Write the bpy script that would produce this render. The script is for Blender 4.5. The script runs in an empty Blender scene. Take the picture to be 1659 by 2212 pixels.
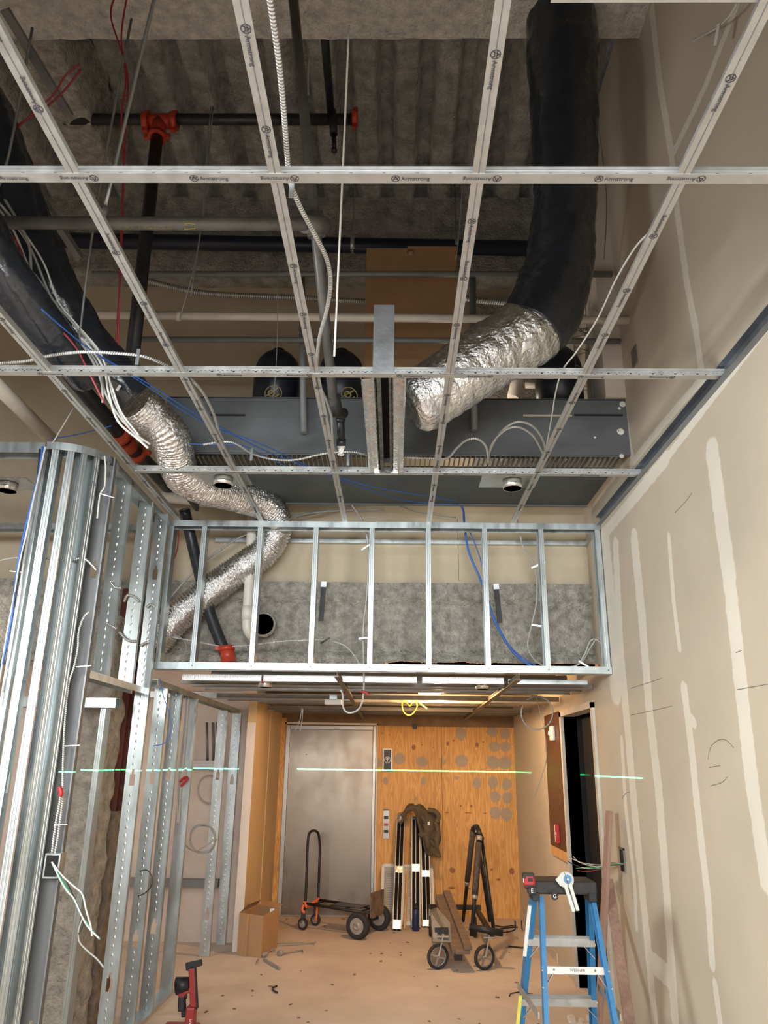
import bpy, math, random
import numpy as np
from mathutils import Vector as V, Matrix, noise
S = bpy.context.scene; COL = S.collection
PI = math.pi
random.seed(7)

# ---------------------------------------------------------------- camera
EH = 1.65                      # eye height
FPX, PITCH, YAW, ROLL = 1638.47, 0.322928, 0.016814, 0.0136984
Fw = V((-math.sin(YAW)*math.cos(PITCH), math.cos(YAW)*math.cos(PITCH), math.sin(PITCH)))
_r = V((math.cos(YAW), math.sin(YAW), 0)); _u = _r.cross(Fw)
Rt = _r*math.cos(ROLL)+_u*math.sin(ROLL); Up = -_r*math.sin(ROLL)+_u*math.cos(ROLL)
EYE = V((0, 0, EH))
cam = bpy.data.cameras.new('camera'); co = bpy.data.objects.new('camera', cam); COL.objects.link(co)
m = Matrix((Rt, Up, -Fw)).transposed().to_4x4(); m.translation = EYE; co.matrix_world = m
cam.sensor_fit = 'VERTICAL'; cam.sensor_height = 36; cam.lens = 36*FPX/2212; cam.clip_start = .05
S.camera = co

# ---------------------------------------------------------------- world, lights, exposure
w = bpy.data.worlds.new('world'); S.world = w; w.use_nodes = True
w.node_tree.nodes['Background'].inputs[0].default_value = (.85, .92, 1, 1)
w.node_tree.nodes['Background'].inputs[1].default_value = .14
S.view_settings.view_transform = 'Standard'; S.view_settings.look = 'None'
S.view_settings.gamma = 1; S.view_settings.use_curve_mapping = False
S.view_settings.exposure = 0.10

def lamp(name, kind, loc, power, col, size=.1, aim=None, sy=None, spread=None):
    l = bpy.data.lights.new(name, kind); o = bpy.data.objects.new(name, l); COL.objects.link(o)
    l.energy = power; l.color = col; o.location = loc
    if kind == 'AREA':
        l.size = size
        if sy: l.shape = 'RECTANGLE'; l.size_y = sy
        if spread: l.spread = spread
    else: l.shadow_soft_size = size
    if aim is not None:
        o.rotation_euler = (V(aim)-V(loc)).to_track_quat('-Z', 'Y').to_euler()
    return o
lamp('unseen_key_light', 'AREA', (-.4, -2.7, 2.72), 360, (.93, .97, 1), 3.6, (0, 5, 1.6), 1.1)  # broad key light added behind the camera, raised to keep the plenum dim
lamp('work_light', 'POINT', (-.3, .1, 2.2), 26, (.90, .95, 1), .18)
lamp('side_fill_light', 'AREA', (-2.5, 2.3, 2.5), 58, (.94, .98, .95), .7, (1.48, 3.4, .7), None, 2.5)  # unseen fill added at the left to brighten the right wall
lamp('wall_lamp', 'POINT', (1.1, .95, 3.45), 30, (.78, .87, 1), .07)
lamp('plenum_lamp', 'POINT', (.55, 5.15, 4.05), 7, (1, .86, .7), .06)
lamp('lobby_lamp', 'POINT', (.40, 7.02, 2.235), 105, (1, .61, .30), .05)
lamp('side_room_fill', 'AREA', (-3.8, 5.6, 2.2), 26, (1, .9, .82), 1.2, (-2.6, 7.5, 1.2))  # unseen fill added so the side room drywall gets light

# laser level: a thin horizontal fan of green light from behind the camera
ll = bpy.data.lights.new('laser_level', 'POINT'); lo = bpy.data.objects.new('laser_level', ll); COL.objects.link(lo)
lo.location = (.1, -.6, 1.60); ll.energy = 1000; ll.shadow_soft_size = 0.0; ll.use_nodes = True
nt = ll.node_tree; em = nt.nodes['Emission']; tc = nt.nodes.new('ShaderNodeTexCoord'); sp = nt.nodes.new('ShaderNodeSeparateXYZ')
nt.links.new(tc.outputs['Normal'], sp.inputs[0])
def lm(op, a, b=None):
    n = nt.nodes.new('ShaderNodeMath'); n.operation = op
    for i, v in enumerate((a, b)):
        if v is None: continue
        if isinstance(v, (int, float)): n.inputs[i].default_value = v
        else: nt.links.new(v, n.inputs[i])
    return n.outputs[0]
zz = lm('ABSOLUTE', sp.outputs[2]); on = lm('LESS_THAN', zz, .0007)
az = lm('ARCTAN2', sp.outputs[0], sp.outputs[1])
def sector(a, b): return lm('MULTIPLY', lm('GREATER_THAN', az, a), lm('LESS_THAN', az, b))
msk = lm('ADD', lm('ADD', sector(-.123, .148), sector(.196, .25)), sector(-.37, -.19))
nt.links.new(lm('MULTIPLY', lm('MULTIPLY', on, msk), 60.0), em.inputs['Strength'])
em.inputs['Color'].default_value = (.04, 1, .30, 1)

# ---------------------------------------------------------------- pixel rays of the measured photograph, met with real planes
def ray(x, y): return Fw + Rt*((x-829.5)/FPX) + Up*((1106-y)/FPX)
def AX(x, y, v): d = ray(x, y); return EYE + d*(v/d.x)
def A(x, y, v): d = ray(x, y); return EYE + d*(v/d.y)
def AZ(x, y, v): d = ray(x, y); return EYE + d*((v-EH)/d.z)
def AD(x, y, d): return EYE + ray(x, y)*d

# ---------------------------------------------------------------- materials
MATS = {}
def mat(name, col, rough=.6, metal=0, bump=0, bscale=40, var=0, vscale=6, spec=None, emit=None, coat=0, stretch=None, bdetail=4, dist=.01, trans=0):
    if name in MATS: return MATS[name]
    mt = bpy.data.materials.new(name); mt.use_nodes = True; MATS[name] = mt
    t = mt.node_tree; b = t.nodes['Principled BSDF']; L = t.links
    b.inputs['Roughness'].default_value = rough; b.inputs['Metallic'].default_value = metal
    b.inputs['Base Color'].default_value = (*col, 1)
    if coat: b.inputs['Coat Weight'].default_value = coat
    if trans: b.inputs['Transmission Weight'].default_value = trans
    if spec is not None: b.inputs['Specular IOR Level'].default_value = spec
    if emit: b.inputs['Emission Color'].default_value = (*emit[:3], 1); b.inputs['Emission Strength'].default_value = emit[3]
    co_ = t.nodes.new('ShaderNodeTexCoord'); src = co_.outputs['Object']
    if stretch:
        mp = t.nodes.new('ShaderNodeMapping'); mp.inputs['Scale'].default_value = stretch; L.new(src, mp.inputs[0]); src = mp.outputs[0]
    if var:
        n = t.nodes.new('ShaderNodeTexNoise'); n.inputs['Scale'].default_value = vscale; n.inputs['Detail'].default_value = 6; n.inputs['Roughness'].default_value = .65; L.new(src, n.inputs['Vector'])
        r = t.nodes.new('ShaderNodeMapRange'); r.inputs[1].default_value = .3; r.inputs[2].default_value = .7; r.inputs[3].default_value = 1-var; r.inputs[4].default_value = 1+var; L.new(n.outputs['Fac'], r.inputs[0])
        mx = t.nodes.new('ShaderNodeMix'); mx.data_type = 'RGBA'; mx.blend_type = 'MULTIPLY'; mx.inputs[0].default_value = 1; mx.inputs[6].default_value = (*col, 1)
        L.new(r.outputs[0], mx.inputs[7]); L.new(mx.outputs[2], b.inputs['Base Color'])
        if metal:
            r2 = t.nodes.new('ShaderNodeMapRange'); r2.inputs[1].default_value = .3; r2.inputs[2].default_value = .7; r2.inputs[3].default_value = max(.05, rough-.12); r2.inputs[4].default_value = rough+.14; L.new(n.outputs['Fac'], r2.inputs[0]); L.new(r2.outputs[0], b.inputs['Roughness'])
    if bump:
        n = t.nodes.new('ShaderNodeTexNoise'); n.inputs['Scale'].default_value = bscale; n.inputs['Detail'].default_value = bdetail; L.new(src, n.inputs['Vector'])
        bp = t.nodes.new('ShaderNodeBump'); bp.inputs['Strength'].default_value = bump; bp.inputs['Distance'].default_value = dist; L.new(n.outputs['Fac'], bp.inputs['Height']); L.new(bp.outputs[0], b.inputs['Normal'])
    return mt
galv = mat('galvanized_steel', (.50, .545, .55), .38, .9, .12, 60, .14, 9, stretch=(1, 1, .25), dist=.002)
galvd = mat('galvanized_track', (.55, .60, .61), .38, .9, .15, 50, .16, 12, dist=.002)
tee = mat('grid_tee_steel', (.47, .475, .46), .42, .55, .1, 70, .10, 14, dist=.002)
angle = mat('wall_angle_steel', (.25, .28, .32), .4, .8, .1, 60, .2, 8, dist=.002)
foil = mat('foil_jacket', (.84, .84, .84), .22, 1, 1, 55, .12, 20, dist=.012, bdetail=6)
foilflat = mat('foil_tape', (.88, .88, .87), .24, .95, .6, 40, .06, 20, dist=.006)
blackduct = mat('black_duct_wrap', (.020, .025, .033), .17, 0, .35, 14, .2, 8, spec=.6, dist=.02, bdetail=3)
blackpipe = mat('black_steel_pipe', (.028, .030, .034), .38, .2, .1, 60, .3, 20)
graypipe = mat('gray_pipe', (.16, .16, .155), .45, .25, .1, 50, .25, 9)
conduit = mat('gray_conduit', (.20, .215, .22), .5, .3, 0, 1, .15, 6)
pvc = mat('white_pvc', (.72, .68, .60), .4, 0, 0, 1, .08, 8)
red = mat('red_fitting_paint', (.46, .045, .02), .42, 0, .15, 60, .2, 20)
whitewire = mat('white_cable', (.55, .55, .52), .4)
bluewire = mat('blue_cable', (.03, .13, .48), .45)
redwire = mat('red_cable', (.28, .02, .03), .5)
blackw = mat('black_cable', (.015, .015, .015), .5)
graywire = mat('gray_cable', (.30, .30, .28), .5)
greenwire = mat('green_wire', (.02, .30, .16), .5)
yellowrope = mat('yellow_cord', (.75, .62, .03), .6)
rust = mat('rust_primer_steel', (.13, .035, .022), .7, .1, .2, 30, .3, 5)
darkbox = mat('gray_enclosure_paint', (.13, .142, .15), .5, .2, .1, 8, .12, 3)
darkpanel = mat('dark_panel', (.07, .085, .09), .5, .1, 0, 1, .12, 3)
cardb = mat('cardboard', (.40, .235, .115), .85, 0, .1, 20, .08, 5)
tanwall = mat('tan_drywall', (.62, .44, .25), .8, 0, .1, 60, .06, 3)
whitewall = mat('pale_drywall', (.70, .62, .55), .85, 0, .1, 60, .06, 3)
bulk = mat('beige_drywall', (.50, .43, .31), .85, 0, .1, 40, .10, 2.2)
fire = mat('fireproofing', (.36, .34, .295), .95, 0, 1, 55, .42, 16, dist=.03, bdetail=8)
firedark = mat('gray_fireproofing', (.36, .35, .32), .95, 0, 1, 50, .38, 9, dist=.03, bdetail=8)  # mottled gray sprayed coating of the deck and rear beam
jamb = mat('primed_jamb', (.55, .50, .43), .6, 0, 0, 1, .15, 6)
galvshade = mat('shaded_galvanized', (.20, .205, .205), .5, .7, .08, 40, .08, 5, stretch=(1, 1, .2))  # darker copy of the steel: shade of the stud's inner web put into colour
black = mat('black_paint', (.012, .012, .013), .5)
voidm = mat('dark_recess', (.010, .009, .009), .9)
rubber = mat('black_rubber', (.022, .020, .019), .75, 0, .2, 80, .2, 20)
blue = mat('blue_fiberglass', (.025, .165, .36), .42, 0, .1, 90, .12, 12)
alum = mat('mill_aluminum', (.42, .41, .39), .5, .8, .1, 60, .18, 14)
ss = mat('brushed_stainless', (.24, .195, .15), .36, .9, .35, 1.3, .08, 2, stretch=(1, 1, .8), dist=.02, bdetail=1)
ssf = mat('steel_frame', (.40, .38, .35), .4, .85, 0, 1, .12, 5)
orange = mat('orange_strap', (.75, .16, .05), .7)
wood = mat('brown_wood', (.17, .115, .08), .75, 0, .2, 20, .3, 5, stretch=(1, 8, 1))
pinkwood = mat('weathered_plank', (.33, .20, .15), .8, 0, .2, 20, .22, 6, stretch=(8, 8, 1))
laminate = mat('brown_laminate', (.085, .035, .022), .42, 0, .1, 30, .18, 7)
rawwood = mat('raw_wood_strip', (.62, .34, .13), .7, 0, 0, 1, .15, 9)
coatm = mat('olive_brown_cloth', (.105, .075, .045), .92, 0, .5, 120, .3, 14, dist=.004)
navy = mat('navy_bottle_paint', (.012, .022, .07), .35)
whitep = mat('white_plastic', (.75, .74, .70), .45)
redp = mat('red_plastic', (.42, .02, .025), .4)
ink = mat('print_ink', (.05, .05, .055), .7)
yellowink = mat('yellow_crayon', (.75, .65, .05), .8)
sticker = mat('white_sticker', (.75, .75, .72), .6)
grayplat = mat('gray_deck_paint', (.24, .225, .21), .6, 0, .1, 20, .2, 6)
bulbglow = mat('lit_bulb', (1, .8, .5), .4, emit=(1, .50, .14, 60))
debrism = mat('metal_scraps', (.35, .33, .30), .6, .5)
orangefoam = mat('orange_foam', (.62, .30, .12), .8, 0, .6, 40, .2, 14)

def cable_mat(name, c1, c2, n):   # armoured cable: interlocked spiral along the UV length
    mt = bpy.data.materials.new(name); mt.use_nodes = True; t = mt.node_tree; b = t.nodes['Principled BSDF']; L = t.links
    uv = t.nodes.new('ShaderNodeUVMap'); s = t.nodes.new('ShaderNodeSeparateXYZ'); L.new(uv.outputs[0], s.inputs[0])
    a = t.nodes.new('ShaderNodeMath'); a.operation = 'MULTIPLY'; a.inputs[1].default_value = n; L.new(s.outputs[0], a.inputs[0])
    a2 = t.nodes.new('ShaderNodeMath'); a2.operation = 'ADD'; L.new(a.outputs[0], a2.inputs[0]); L.new(s.outputs[1], a2.inputs[1])
    f = t.nodes.new('ShaderNodeMath'); f.operation = 'PINGPONG'; f.inputs[1].default_value = .5; L.new(a2.outputs[0], f.inputs[0])
    r = t.nodes.new('ShaderNodeMapRange'); r.inputs[1].default_value = .08; r.inputs[2].default_value = .3; L.new(f.outputs[0], r.inputs[0])
    mx = t.nodes.new('ShaderNodeMix'); mx.data_type = 'RGBA'; mx.inputs[6].default_value = (*c1, 1); mx.inputs[7].default_value = (*c2, 1); L.new(r.outputs[0], mx.inputs[0]); L.new(mx.outputs[2], b.inputs['Base Color'])
    b.inputs['Metallic'].default_value = .5; b.inputs['Roughness'].default_value = .4
    bp = t.nodes.new('ShaderNodeBump'); bp.inputs['Distance'].default_value = .003; L.new(f.outputs[0], bp.inputs['Height']); L.new(bp.outputs[0], b.inputs['Normal'])
    MATS[name] = mt; return mt
mc = cable_mat('armored_cable', (.22, .22, .21), (.78, .78, .76), 95)
flexc = cable_mat('flexible_conduit', (.12, .12, .12), (.5, .5, .49), 60)

# ---------------------------------------------------------------- mesh builders
def wloc(o):
    p = V((0, 0, 0))
    while o is not None: p = p+o.location; o = o.parent
    return p
class MB:
    def __init__(s): s.v = []; s.f = []; s.sm = []; s.uv = {}; s.mi = 0; s.m = []
    def add(s, vs, fs, smooth=False):
        n = len(s.v); s.v += [tuple(v) for v in vs]
        for f in fs: s.f.append(tuple(i+n for i in f)); s.sm.append(smooth); s.m.append(s.mi)
        return s
    def box(s, a, b, c=None):
        """axis box from min a to max b"""
        x0, y0, z0 = a; x1, y1, z1 = b
        return s.add([(x0, y0, z0), (x1, y0, z0), (x1, y1, z0), (x0, y1, z0), (x0, y0, z1), (x1, y0, z1), (x1, y1, z1), (x0, y1, z1)],
                     [(3, 2, 1, 0), (4, 5, 6, 7), (0, 1, 5, 4), (1, 2, 6, 5), (2, 3, 7, 6), (3, 0, 4, 7)])
    def obox(s, c, ax, ay, az):
        """oriented box: centre and three half vectors"""
        c, ax, ay, az = V(c), V(ax), V(ay), V(az)
        vs = [c+ax*i+ay*j+az*k for k in (-1, 1) for i, j in ((-1, -1), (1, -1), (1, 1), (-1, 1))]
        return s.add(vs, [(3, 2, 1, 0), (4, 5, 6, 7), (0, 1, 5, 4), (1, 2, 6, 5), (2, 3, 7, 6), (3, 0, 4, 7)])
    def beam(s, p, q, w, h, up=(0, 0, 1)):
        p, q = V(p), V(q); d = (q-p); l = d.length/2; d.normalize(); sx = d.cross(V(up))
        if sx.length < 1e-4: sx = d.cross(V((0, 1, 0)))
        sx.normalize(); u = sx.cross(d)
        return s.obox((p+q)/2, d*l, sx*w/2, u*h/2)
    def prism(s, prof, p, q, up=(0, 0, 1), closed=True):
        """profile of (side, up) points swept from p to q"""
        p, q = V(p), V(q); d = (q-p).normalized(); sx = d.cross(V(up)).normalized(); u = sx.cross(d)
        n = len(prof); vs = [e+sx*a+u*b for e in (p, q) for a, b in prof]
        fs = [(i, (i+1) % n, (i+1) % n+n, i+n) for i in range(n if closed else n-1)]
        if closed: fs += [tuple(range(n))[::-1], tuple(range(n, 2*n))]
        return s.add(vs, fs)
    def tube(s, pts, r, n=10, smooth=True, cap=True, spline=0, rf=None, step=None):
        pts = [V(p) for p in pts]
        if spline: pts = catmull(pts, spline)
        if step: pts = resample(pts, step)
        L = 0; rings = []; nrm = None; vs = []; uvs = []
        for i, p in enumerate(pts):
            t = (pts[min(i+1, len(pts)-1)]-pts[max(i-1, 0)])
            if t.length < 1e-9: t = V((0, 0, 1))
            t.normalize()
            if nrm is None:
                nrm = t.orthogonal().normalized()
            nrm = (nrm-t*nrm.dot(t)); nrm = nrm.normalized() if nrm.length > 1e-6 else t.orthogonal().normalized()
            bn = t.cross(nrm)
            if i: L += (p-pts[i-1]).length
            rr = rf(L, i/(len(pts)-1)) if rf else r
            for k in range(n):
                a = 2*PI*k/n; rk = rr(a) if callable(rr) else rr
                vs.append(p+(nrm*math.cos(a)+bn*math.sin(a))*rk); uvs.append((L, k/n))
        base = len(s.v); fs = []
        for i in range(len(pts)-1):
            for k in range(n): fs.append((i*n+k, i*n+(k+1) % n, (i+1)*n+(k+1) % n, (i+1)*n+k))
        s.add(vs, fs, smooth)
        for i, u in enumerate(uvs): s.uv[base+i] = u
        if cap: s.f += [tuple(base+k for k in range(n))[::-1], tuple(base+(len(pts)-1)*n+k for k in range(n))]; s.sm += [False, False]; s.m += [s.mi, s.mi]
        return s
    def cyl(s, p, q, r, n=20, r2=None):
        p, q = V(p), V(q)
        return s.tube([p, q], r, n, rf=(lambda L, t: r+(r2-r)*t) if r2 is not None else None)
    def lathe(s, c, prof, axis=(0, 0, 1), n=24, cap=True):
        """profile of (radius, height) about an axis through c"""
        c = V(c); ax = V(axis).normalized(); a = ax.orthogonal().normalized(); b = ax.cross(a); m = len(prof)
        vs = [c+ax*h+(a*math.cos(2*PI*k/n)+b*math.sin(2*PI*k/n))*r for r, h in prof for k in range(n)]
        fs = [(i*n+k, i*n+(k+1) % n, (i+1)*n+(k+1) % n, (i+1)*n+k) for i in range(m-1) for k in range(n)]
        s.add(vs, fs, True); b0 = len(s.v)-m*n
        if not cap: return s
        s.f += [tuple(b0+k for k in range(n))[::-1], tuple(b0+(m-1)*n+k for k in range(n))]; s.sm += [False, False]; s.m += [s.mi, s.mi]
        return s
    def torus(s, c, axis, R, r, n=28, m=10):
        c = V(c); ax = V(axis).normalized(); a = ax.orthogonal().normalized(); b = ax.cross(a); vs = []; fs = []
        for i in range(n):
            d = a*math.cos(2*PI*i/n)+b*math.sin(2*PI*i/n)
            for k in range(m): vs.append(c+d*(R+r*math.cos(2*PI*k/m))+ax*r*math.sin(2*PI*k/m))
        for i in range(n):
            for k in range(m): fs.append((i*m+k, ((i+1) % n)*m+k, ((i+1) % n)*m+(k+1) % m, i*m+(k+1) % m))
        return s.add(vs, fs, True)
    def build(s, name, material, parent=None, bevel=0):
        off = wloc(parent); me = bpy.data.meshes.new(name)
        me.from_pydata([(v[0]-off.x, v[1]-off.y, v[2]-off.z) for v in s.v], [], s.f)
        me.polygons.foreach_set('use_smooth', s.sm)
        if s.uv:
            ul = me.uv_layers.new(name='UVMap'); li = np.zeros(len(me.loops), dtype=np.int32); me.loops.foreach_get('vertex_index', li)
            arr = np.zeros((len(s.v), 2))
            for k, u in s.uv.items(): arr[k] = u
            ul.data.foreach_set('uv', arr[li].ravel())
        for mm in (material if isinstance(material, (list, tuple)) else [material]): me.materials.append(mm)
        if isinstance(material, (list, tuple)): me.polygons.foreach_set('material_index', s.m)
        me.update()
        o = bpy.data.objects.new(name, me); COL.objects.link(o); o.parent = parent
        if bevel:
            b = o.modifiers.new('bevel', 'BEVEL'); b.width = bevel; b.segments = 2; b.limit_method = 'ANGLE'
        return o
def catmull(P, n):
    out = []
    for i in range(len(P)-1):
        a, b, c, d = P[max(i-1, 0)], P[i], P[i+1], P[min(i+2, len(P)-1)]
        for k in range(n):
            t = k/n
            out.append(.5*((2*b)+(c-a)*t+(2*a-5*b+4*c-d)*t*t+(3*b-a-3*c+d)*t**3))
    out.append(P[-1]); return out
def resample(P, st):
    out = [P[0]]; acc = 0
    for i in range(1, len(P)):
        seg = (P[i]-P[i-1]).length; pos = st-acc
        while pos <= seg: out.append(P[i-1].lerp(P[i], pos/seg)); pos += st
        acc = seg-(pos-st)
    out.append(P[-1]); return out
def tag(o, label, cat, group=None):
    o['label'] = label; o['category'] = cat
    if group: o['group'] = group
    return o
def thing(name, label, cat, loc=(0, 0, 0), group=None):
    o = bpy.data.objects.new(name, None); COL.objects.link(o); o.location = loc; o.empty_display_size = .1
    return tag(o, label, cat, group)
def struct(o): o['kind'] = 'structure'; return o
def dup(root, loc, rotz, label, group=None):
    r = root.copy(); COL.objects.link(r); r.location = loc; r.rotation_euler = (0, 0, rotz); r['label'] = label
    if group: r['group'] = group
    for ch in list(root.children):
        c = ch.copy(); COL.objects.link(c); c.parent = r
        for g in ch.children:
            d = g.copy(); COL.objects.link(d); d.parent = c
    return r
def wire(name, label, pts, r, m, n=6, sp=8, cat='cable', group=None):
    return tag(MB().tube(pts, r, n, spline=sp).build(name, m), label, cat, group)
def text_mesh(body, size, name='lettering', depth=.0003):
    cu = bpy.data.curves.new('t', 'FONT'); cu.body = body; cu.size = size; cu.align_x = 'LEFT'; cu.align_y = 'CENTER'; cu.extrude = depth
    to = bpy.data.objects.new('t', cu); COL.objects.link(to)
    dg = bpy.context.evaluated_depsgraph_get(); dg.update()
    me = bpy.data.meshes.new_from_object(to.evaluated_get(dg)); me.name = name
    bpy.data.objects.remove(to); bpy.data.curves.remove(cu); return me
# ================================================================ SETTING
WX = 1.48; HZ = 3.331; DECK = 6.40; BW = 5.68; BACK = 9.80
def mixmat(name, layers, rough=.85, bump=.15, bscale=70, dist=.003, var=.08, vscale=2.5):
    """layers: [(colour)], then (attribute, colour, softness)"""
    mt = bpy.data.materials.new(name); mt.use_nodes = True; t = mt.node_tree; b = t.nodes['Principled BSDF']; L = t.links
    b.inputs['Roughness'].default_value = rough
    tc = t.nodes.new('ShaderNodeTexCoord')
    n = t.nodes.new('ShaderNodeTexNoise'); n.inputs['Scale'].default_value = vscale; n.inputs['Detail'].default_value = 6; L.new(tc.outputs['Object'], n.inputs['Vector'])
    r = t.nodes.new('ShaderNodeMapRange'); r.inputs[1].default_value = .3; r.inputs[2].default_value = .7; r.inputs[3].default_value = 1-var; r.inputs[4].default_value = 1+var; L.new(n.outputs['Fac'], r.inputs[0])
    n2 = t.nodes.new('ShaderNodeTexNoise'); n2.inputs['Scale'].default_value = 22; n2.inputs['Detail'].default_value = 5; L.new(tc.outputs['Object'], n2.inputs['Vector'])
    cur = None
    for i, ly in enumerate(layers):
        if i == 0:
            if callable(ly): cur = ly(t, L, tc)
            else:
                c = t.nodes.new('ShaderNodeRGB'); c.outputs[0].default_value = (*ly, 1); cur = c.outputs[0]
            continue
        at = t.nodes.new('ShaderNodeAttribute'); at.attribute_name = ly[0]
        ad = t.nodes.new('ShaderNodeMath'); ad.operation = 'MULTIPLY_ADD'; ad.inputs[1].default_value = .28; L.new(n2.outputs['Fac'], ad.inputs[0]); L.new(at.outputs['Fac'], ad.inputs[2])
        mr = t.nodes.new('ShaderNodeMapRange'); mr.inputs[1].default_value = .64-ly[2]; mr.inputs[2].default_value = .64+ly[2]; mr.inputs[4].default_value = ly[3] if len(ly) > 3 else 1; L.new(ad.outputs[0], mr.inputs[0])
        mx = t.nodes.new('ShaderNodeMix'); mx.data_type = 'RGBA'; L.new(mr.outputs[0], mx.inputs[0]); L.new(cur, mx.inputs[6]); mx.inputs[7].default_value = (*ly[1], 1); cur = mx.outputs[2]
    mx = t.nodes.new('ShaderNodeMix'); mx.data_type = 'RGBA'; mx.blend_type = 'MULTIPLY'; mx.inputs[0].default_value = 1; L.new(cur, mx.inputs[6]); L.new(r.outputs[0], mx.inputs[7]); L.new(mx.outputs[2], b.inputs['Base Color'])
    n3 = t.nodes.new('ShaderNodeTexNoise'); n3.inputs['Scale'].default_value = bscale; n3.inputs['Detail'].default_value = 4; L.new(tc.outputs['Object'], n3.inputs['Vector'])
    bp = t.nodes.new('ShaderNodeBump'); bp.inputs['Strength'].default_value = bump; bp.inputs['Distance'].default_value = dist; L.new(n3.outputs['Fac'], bp.inputs['Height']); L.new(bp.outputs[0], b.inputs['Normal'])
    MATS[name] = mt; return mt
def seg_dist(P, a, b):
    a = np.array(a); b = np.array(b); d = b-a; t = np.clip(((P-a)@d)/(d@d), 0, 1)
    return np.linalg.norm(P-(a+t[..., None]*d), axis=-1)
def grid_wall(name, u0, u1, v0, v1, step, to3, material, attrs, hole=None, disp=None):
    nu = int(round((u1-u0)/step)); nv = int(round((v1-v0)/step))
    us = np.linspace(u0, u1, nu+1); vs = np.linspace(v0, v1, nv+1); UU, VV = np.meshgrid(us, vs, indexing='ij'); P = np.stack([UU, VV], -1)
    me = bpy.data.meshes.new(name); co3 = to3(UU, VV)
    i, j = np.meshgrid(np.arange(nu), np.arange(nv), indexing='ij'); a = i*(nv+1)+j
    q = np.stack([a, a+nv+1, a+nv+2, a+1], -1).reshape(-1, 4)
    if hole:
        cu = (us[:-1]+us[1:])/2; cv = (vs[:-1]+vs[1:])/2; CU, CV = np.meshgrid(cu, cv, indexing='ij')
        keep = ~((CU > hole[0]) & (CU < hole[1]) & (CV > hole[2]) & (CV < hole[3])).ravel(); q = q[keep]
    n = len(q); me.vertices.add(co3.reshape(-1, 3).shape[0]); me.vertices.foreach_set('co', co3.reshape(-1).astype(np.float32))
    me.loops.add(n*4); me.loops.foreach_set('vertex_index', q.ravel().astype(np.int32)); me.polygons.add(n); me.polygons.foreach_set('loop_start', np.arange(0, n*4, 4, dtype=np.int32)); me.polygons.foreach_set('loop_total', np.full(n, 4, dtype=np.int32))
    me.update(calc_edges=True); me.validate()
    for an, fn in attrs.items():
        at = me.attributes.new(an, 'FLOAT', 'POINT'); at.data.foreach_set('value', fn(P).ravel().astype(np.float32))
    me.materials.append(material); o = bpy.data.objects.new(name, me); COL.objects.link(o); return o

# floor
floor_m = mat('dusty_concrete', (.60, .50, .42), .8, 0, .12, 30, .14, 1.6, dist=.004)
t = floor_m.node_tree; b = t.nodes['Principled BSDF']
struct(MB().box((-6, -4, -.1), (WX+.6, BACK+.2, 0)).build('floor', floor_m))
# right wall with joint compound bands
mudpx = [([(1538, 975), (1575, 1250), (1600, 1480), (1625, 1700), (1655, 1900)], 25), ([(1370, 1165), (1388, 1350), (1402, 1530), (1422, 1700), (1438, 1900), (1458, 2205)], 14),
 ([(1330, 1180), (1340, 1400), (1362, 1650), (1380, 1850), (1400, 2050), (1414, 2205)], 12), ([(1445, 1160), (1455, 1300), (1468, 1400)], 7),
 ([(1478, 1490), (1492, 1600), (1507, 1750), (1530, 1950), (1538, 2080)], 12), ([(1490, 1550), (1500, 1562)], 16), ([(1343, 1600), (1352, 1750), (1370, 1900), (1375, 2000)], 6),
 ([(1545, 2130), (1556, 2212)], 10), ([(1405, 2075), (1445, 2110)], 26), ([(1305, 1180), (1318, 1300), (1330, 1480)], 22), ([(1300, 1160), (1440, 990), (1560, 830), (1690, 660)], 15),
 ([(1500, 690), (1515, 800), (1522, 850)], 11), ([(1408, 20), (1425, 180), (1450, 330), (1462, 450), (1482, 600), (1500, 700)], 11), ([(1592, 10), (1522, 190), (1455, 330)], 13),
 ([(1515, 820), (1425, 925), (1362, 1005)], 15), ([(1347, 870), (1365, 985)], 7)]
mudseg = []
for pl, wpx in mudpx:
    w3 = [AX(x, y, WX) for x, y in pl]
    for (p, q, s) in zip(w3, w3[1:], range(99)):
        d = (p-EYE).dot(Fw); d2 = (q-EYE).dot(Fw)
        # horizontal pixel width back to a width along the wall
        e = abs(AX(pl[s][0]+wpx/2, pl[s][1], WX).y-AX(pl[s][0]-wpx/2, pl[s][1], WX).y)/2
        diag = abs(p.y-q.y)/((p-q).length+1e-6)
        mudseg.append(((p.y, p.z), (q.y, q.z), max(.026, e*1.15*(1-.55*diag))))
def mud(P):
    out = np.zeros(P.shape[:2])
    for a, b_, w_ in mudseg: out = np.maximum(out, np.clip(1-.5*seg_dist(P, a, b_)/w_, 0, 1))
    return out
gx = AX
wall_m = mixmat('mudded_drywall', [(.535, .470, .370), ('mud', (.72, .68, .59), .045)], var=.09, vscale=1.4)
wr = struct(grid_wall('wall_right', 1.0, BACK, 0, DECK, .02, lambda U, W: np.stack([np.full_like(U, WX), U, W], -1), wall_m, {'mud': mud}, hole=(5.86, 6.92, -1, 2.08)))
MB().box((WX, -4, 0), (WX+.12, 1.0, DECK)).build('near_panel', wall_m, wr)
MB().box((WX+.006, 1.0, 2.10), (WX+.12, BACK, DECK)).build('wall_core', wall_m, wr)
pm = mat('pencil_line', (.18, .16, .14), .9)
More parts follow.
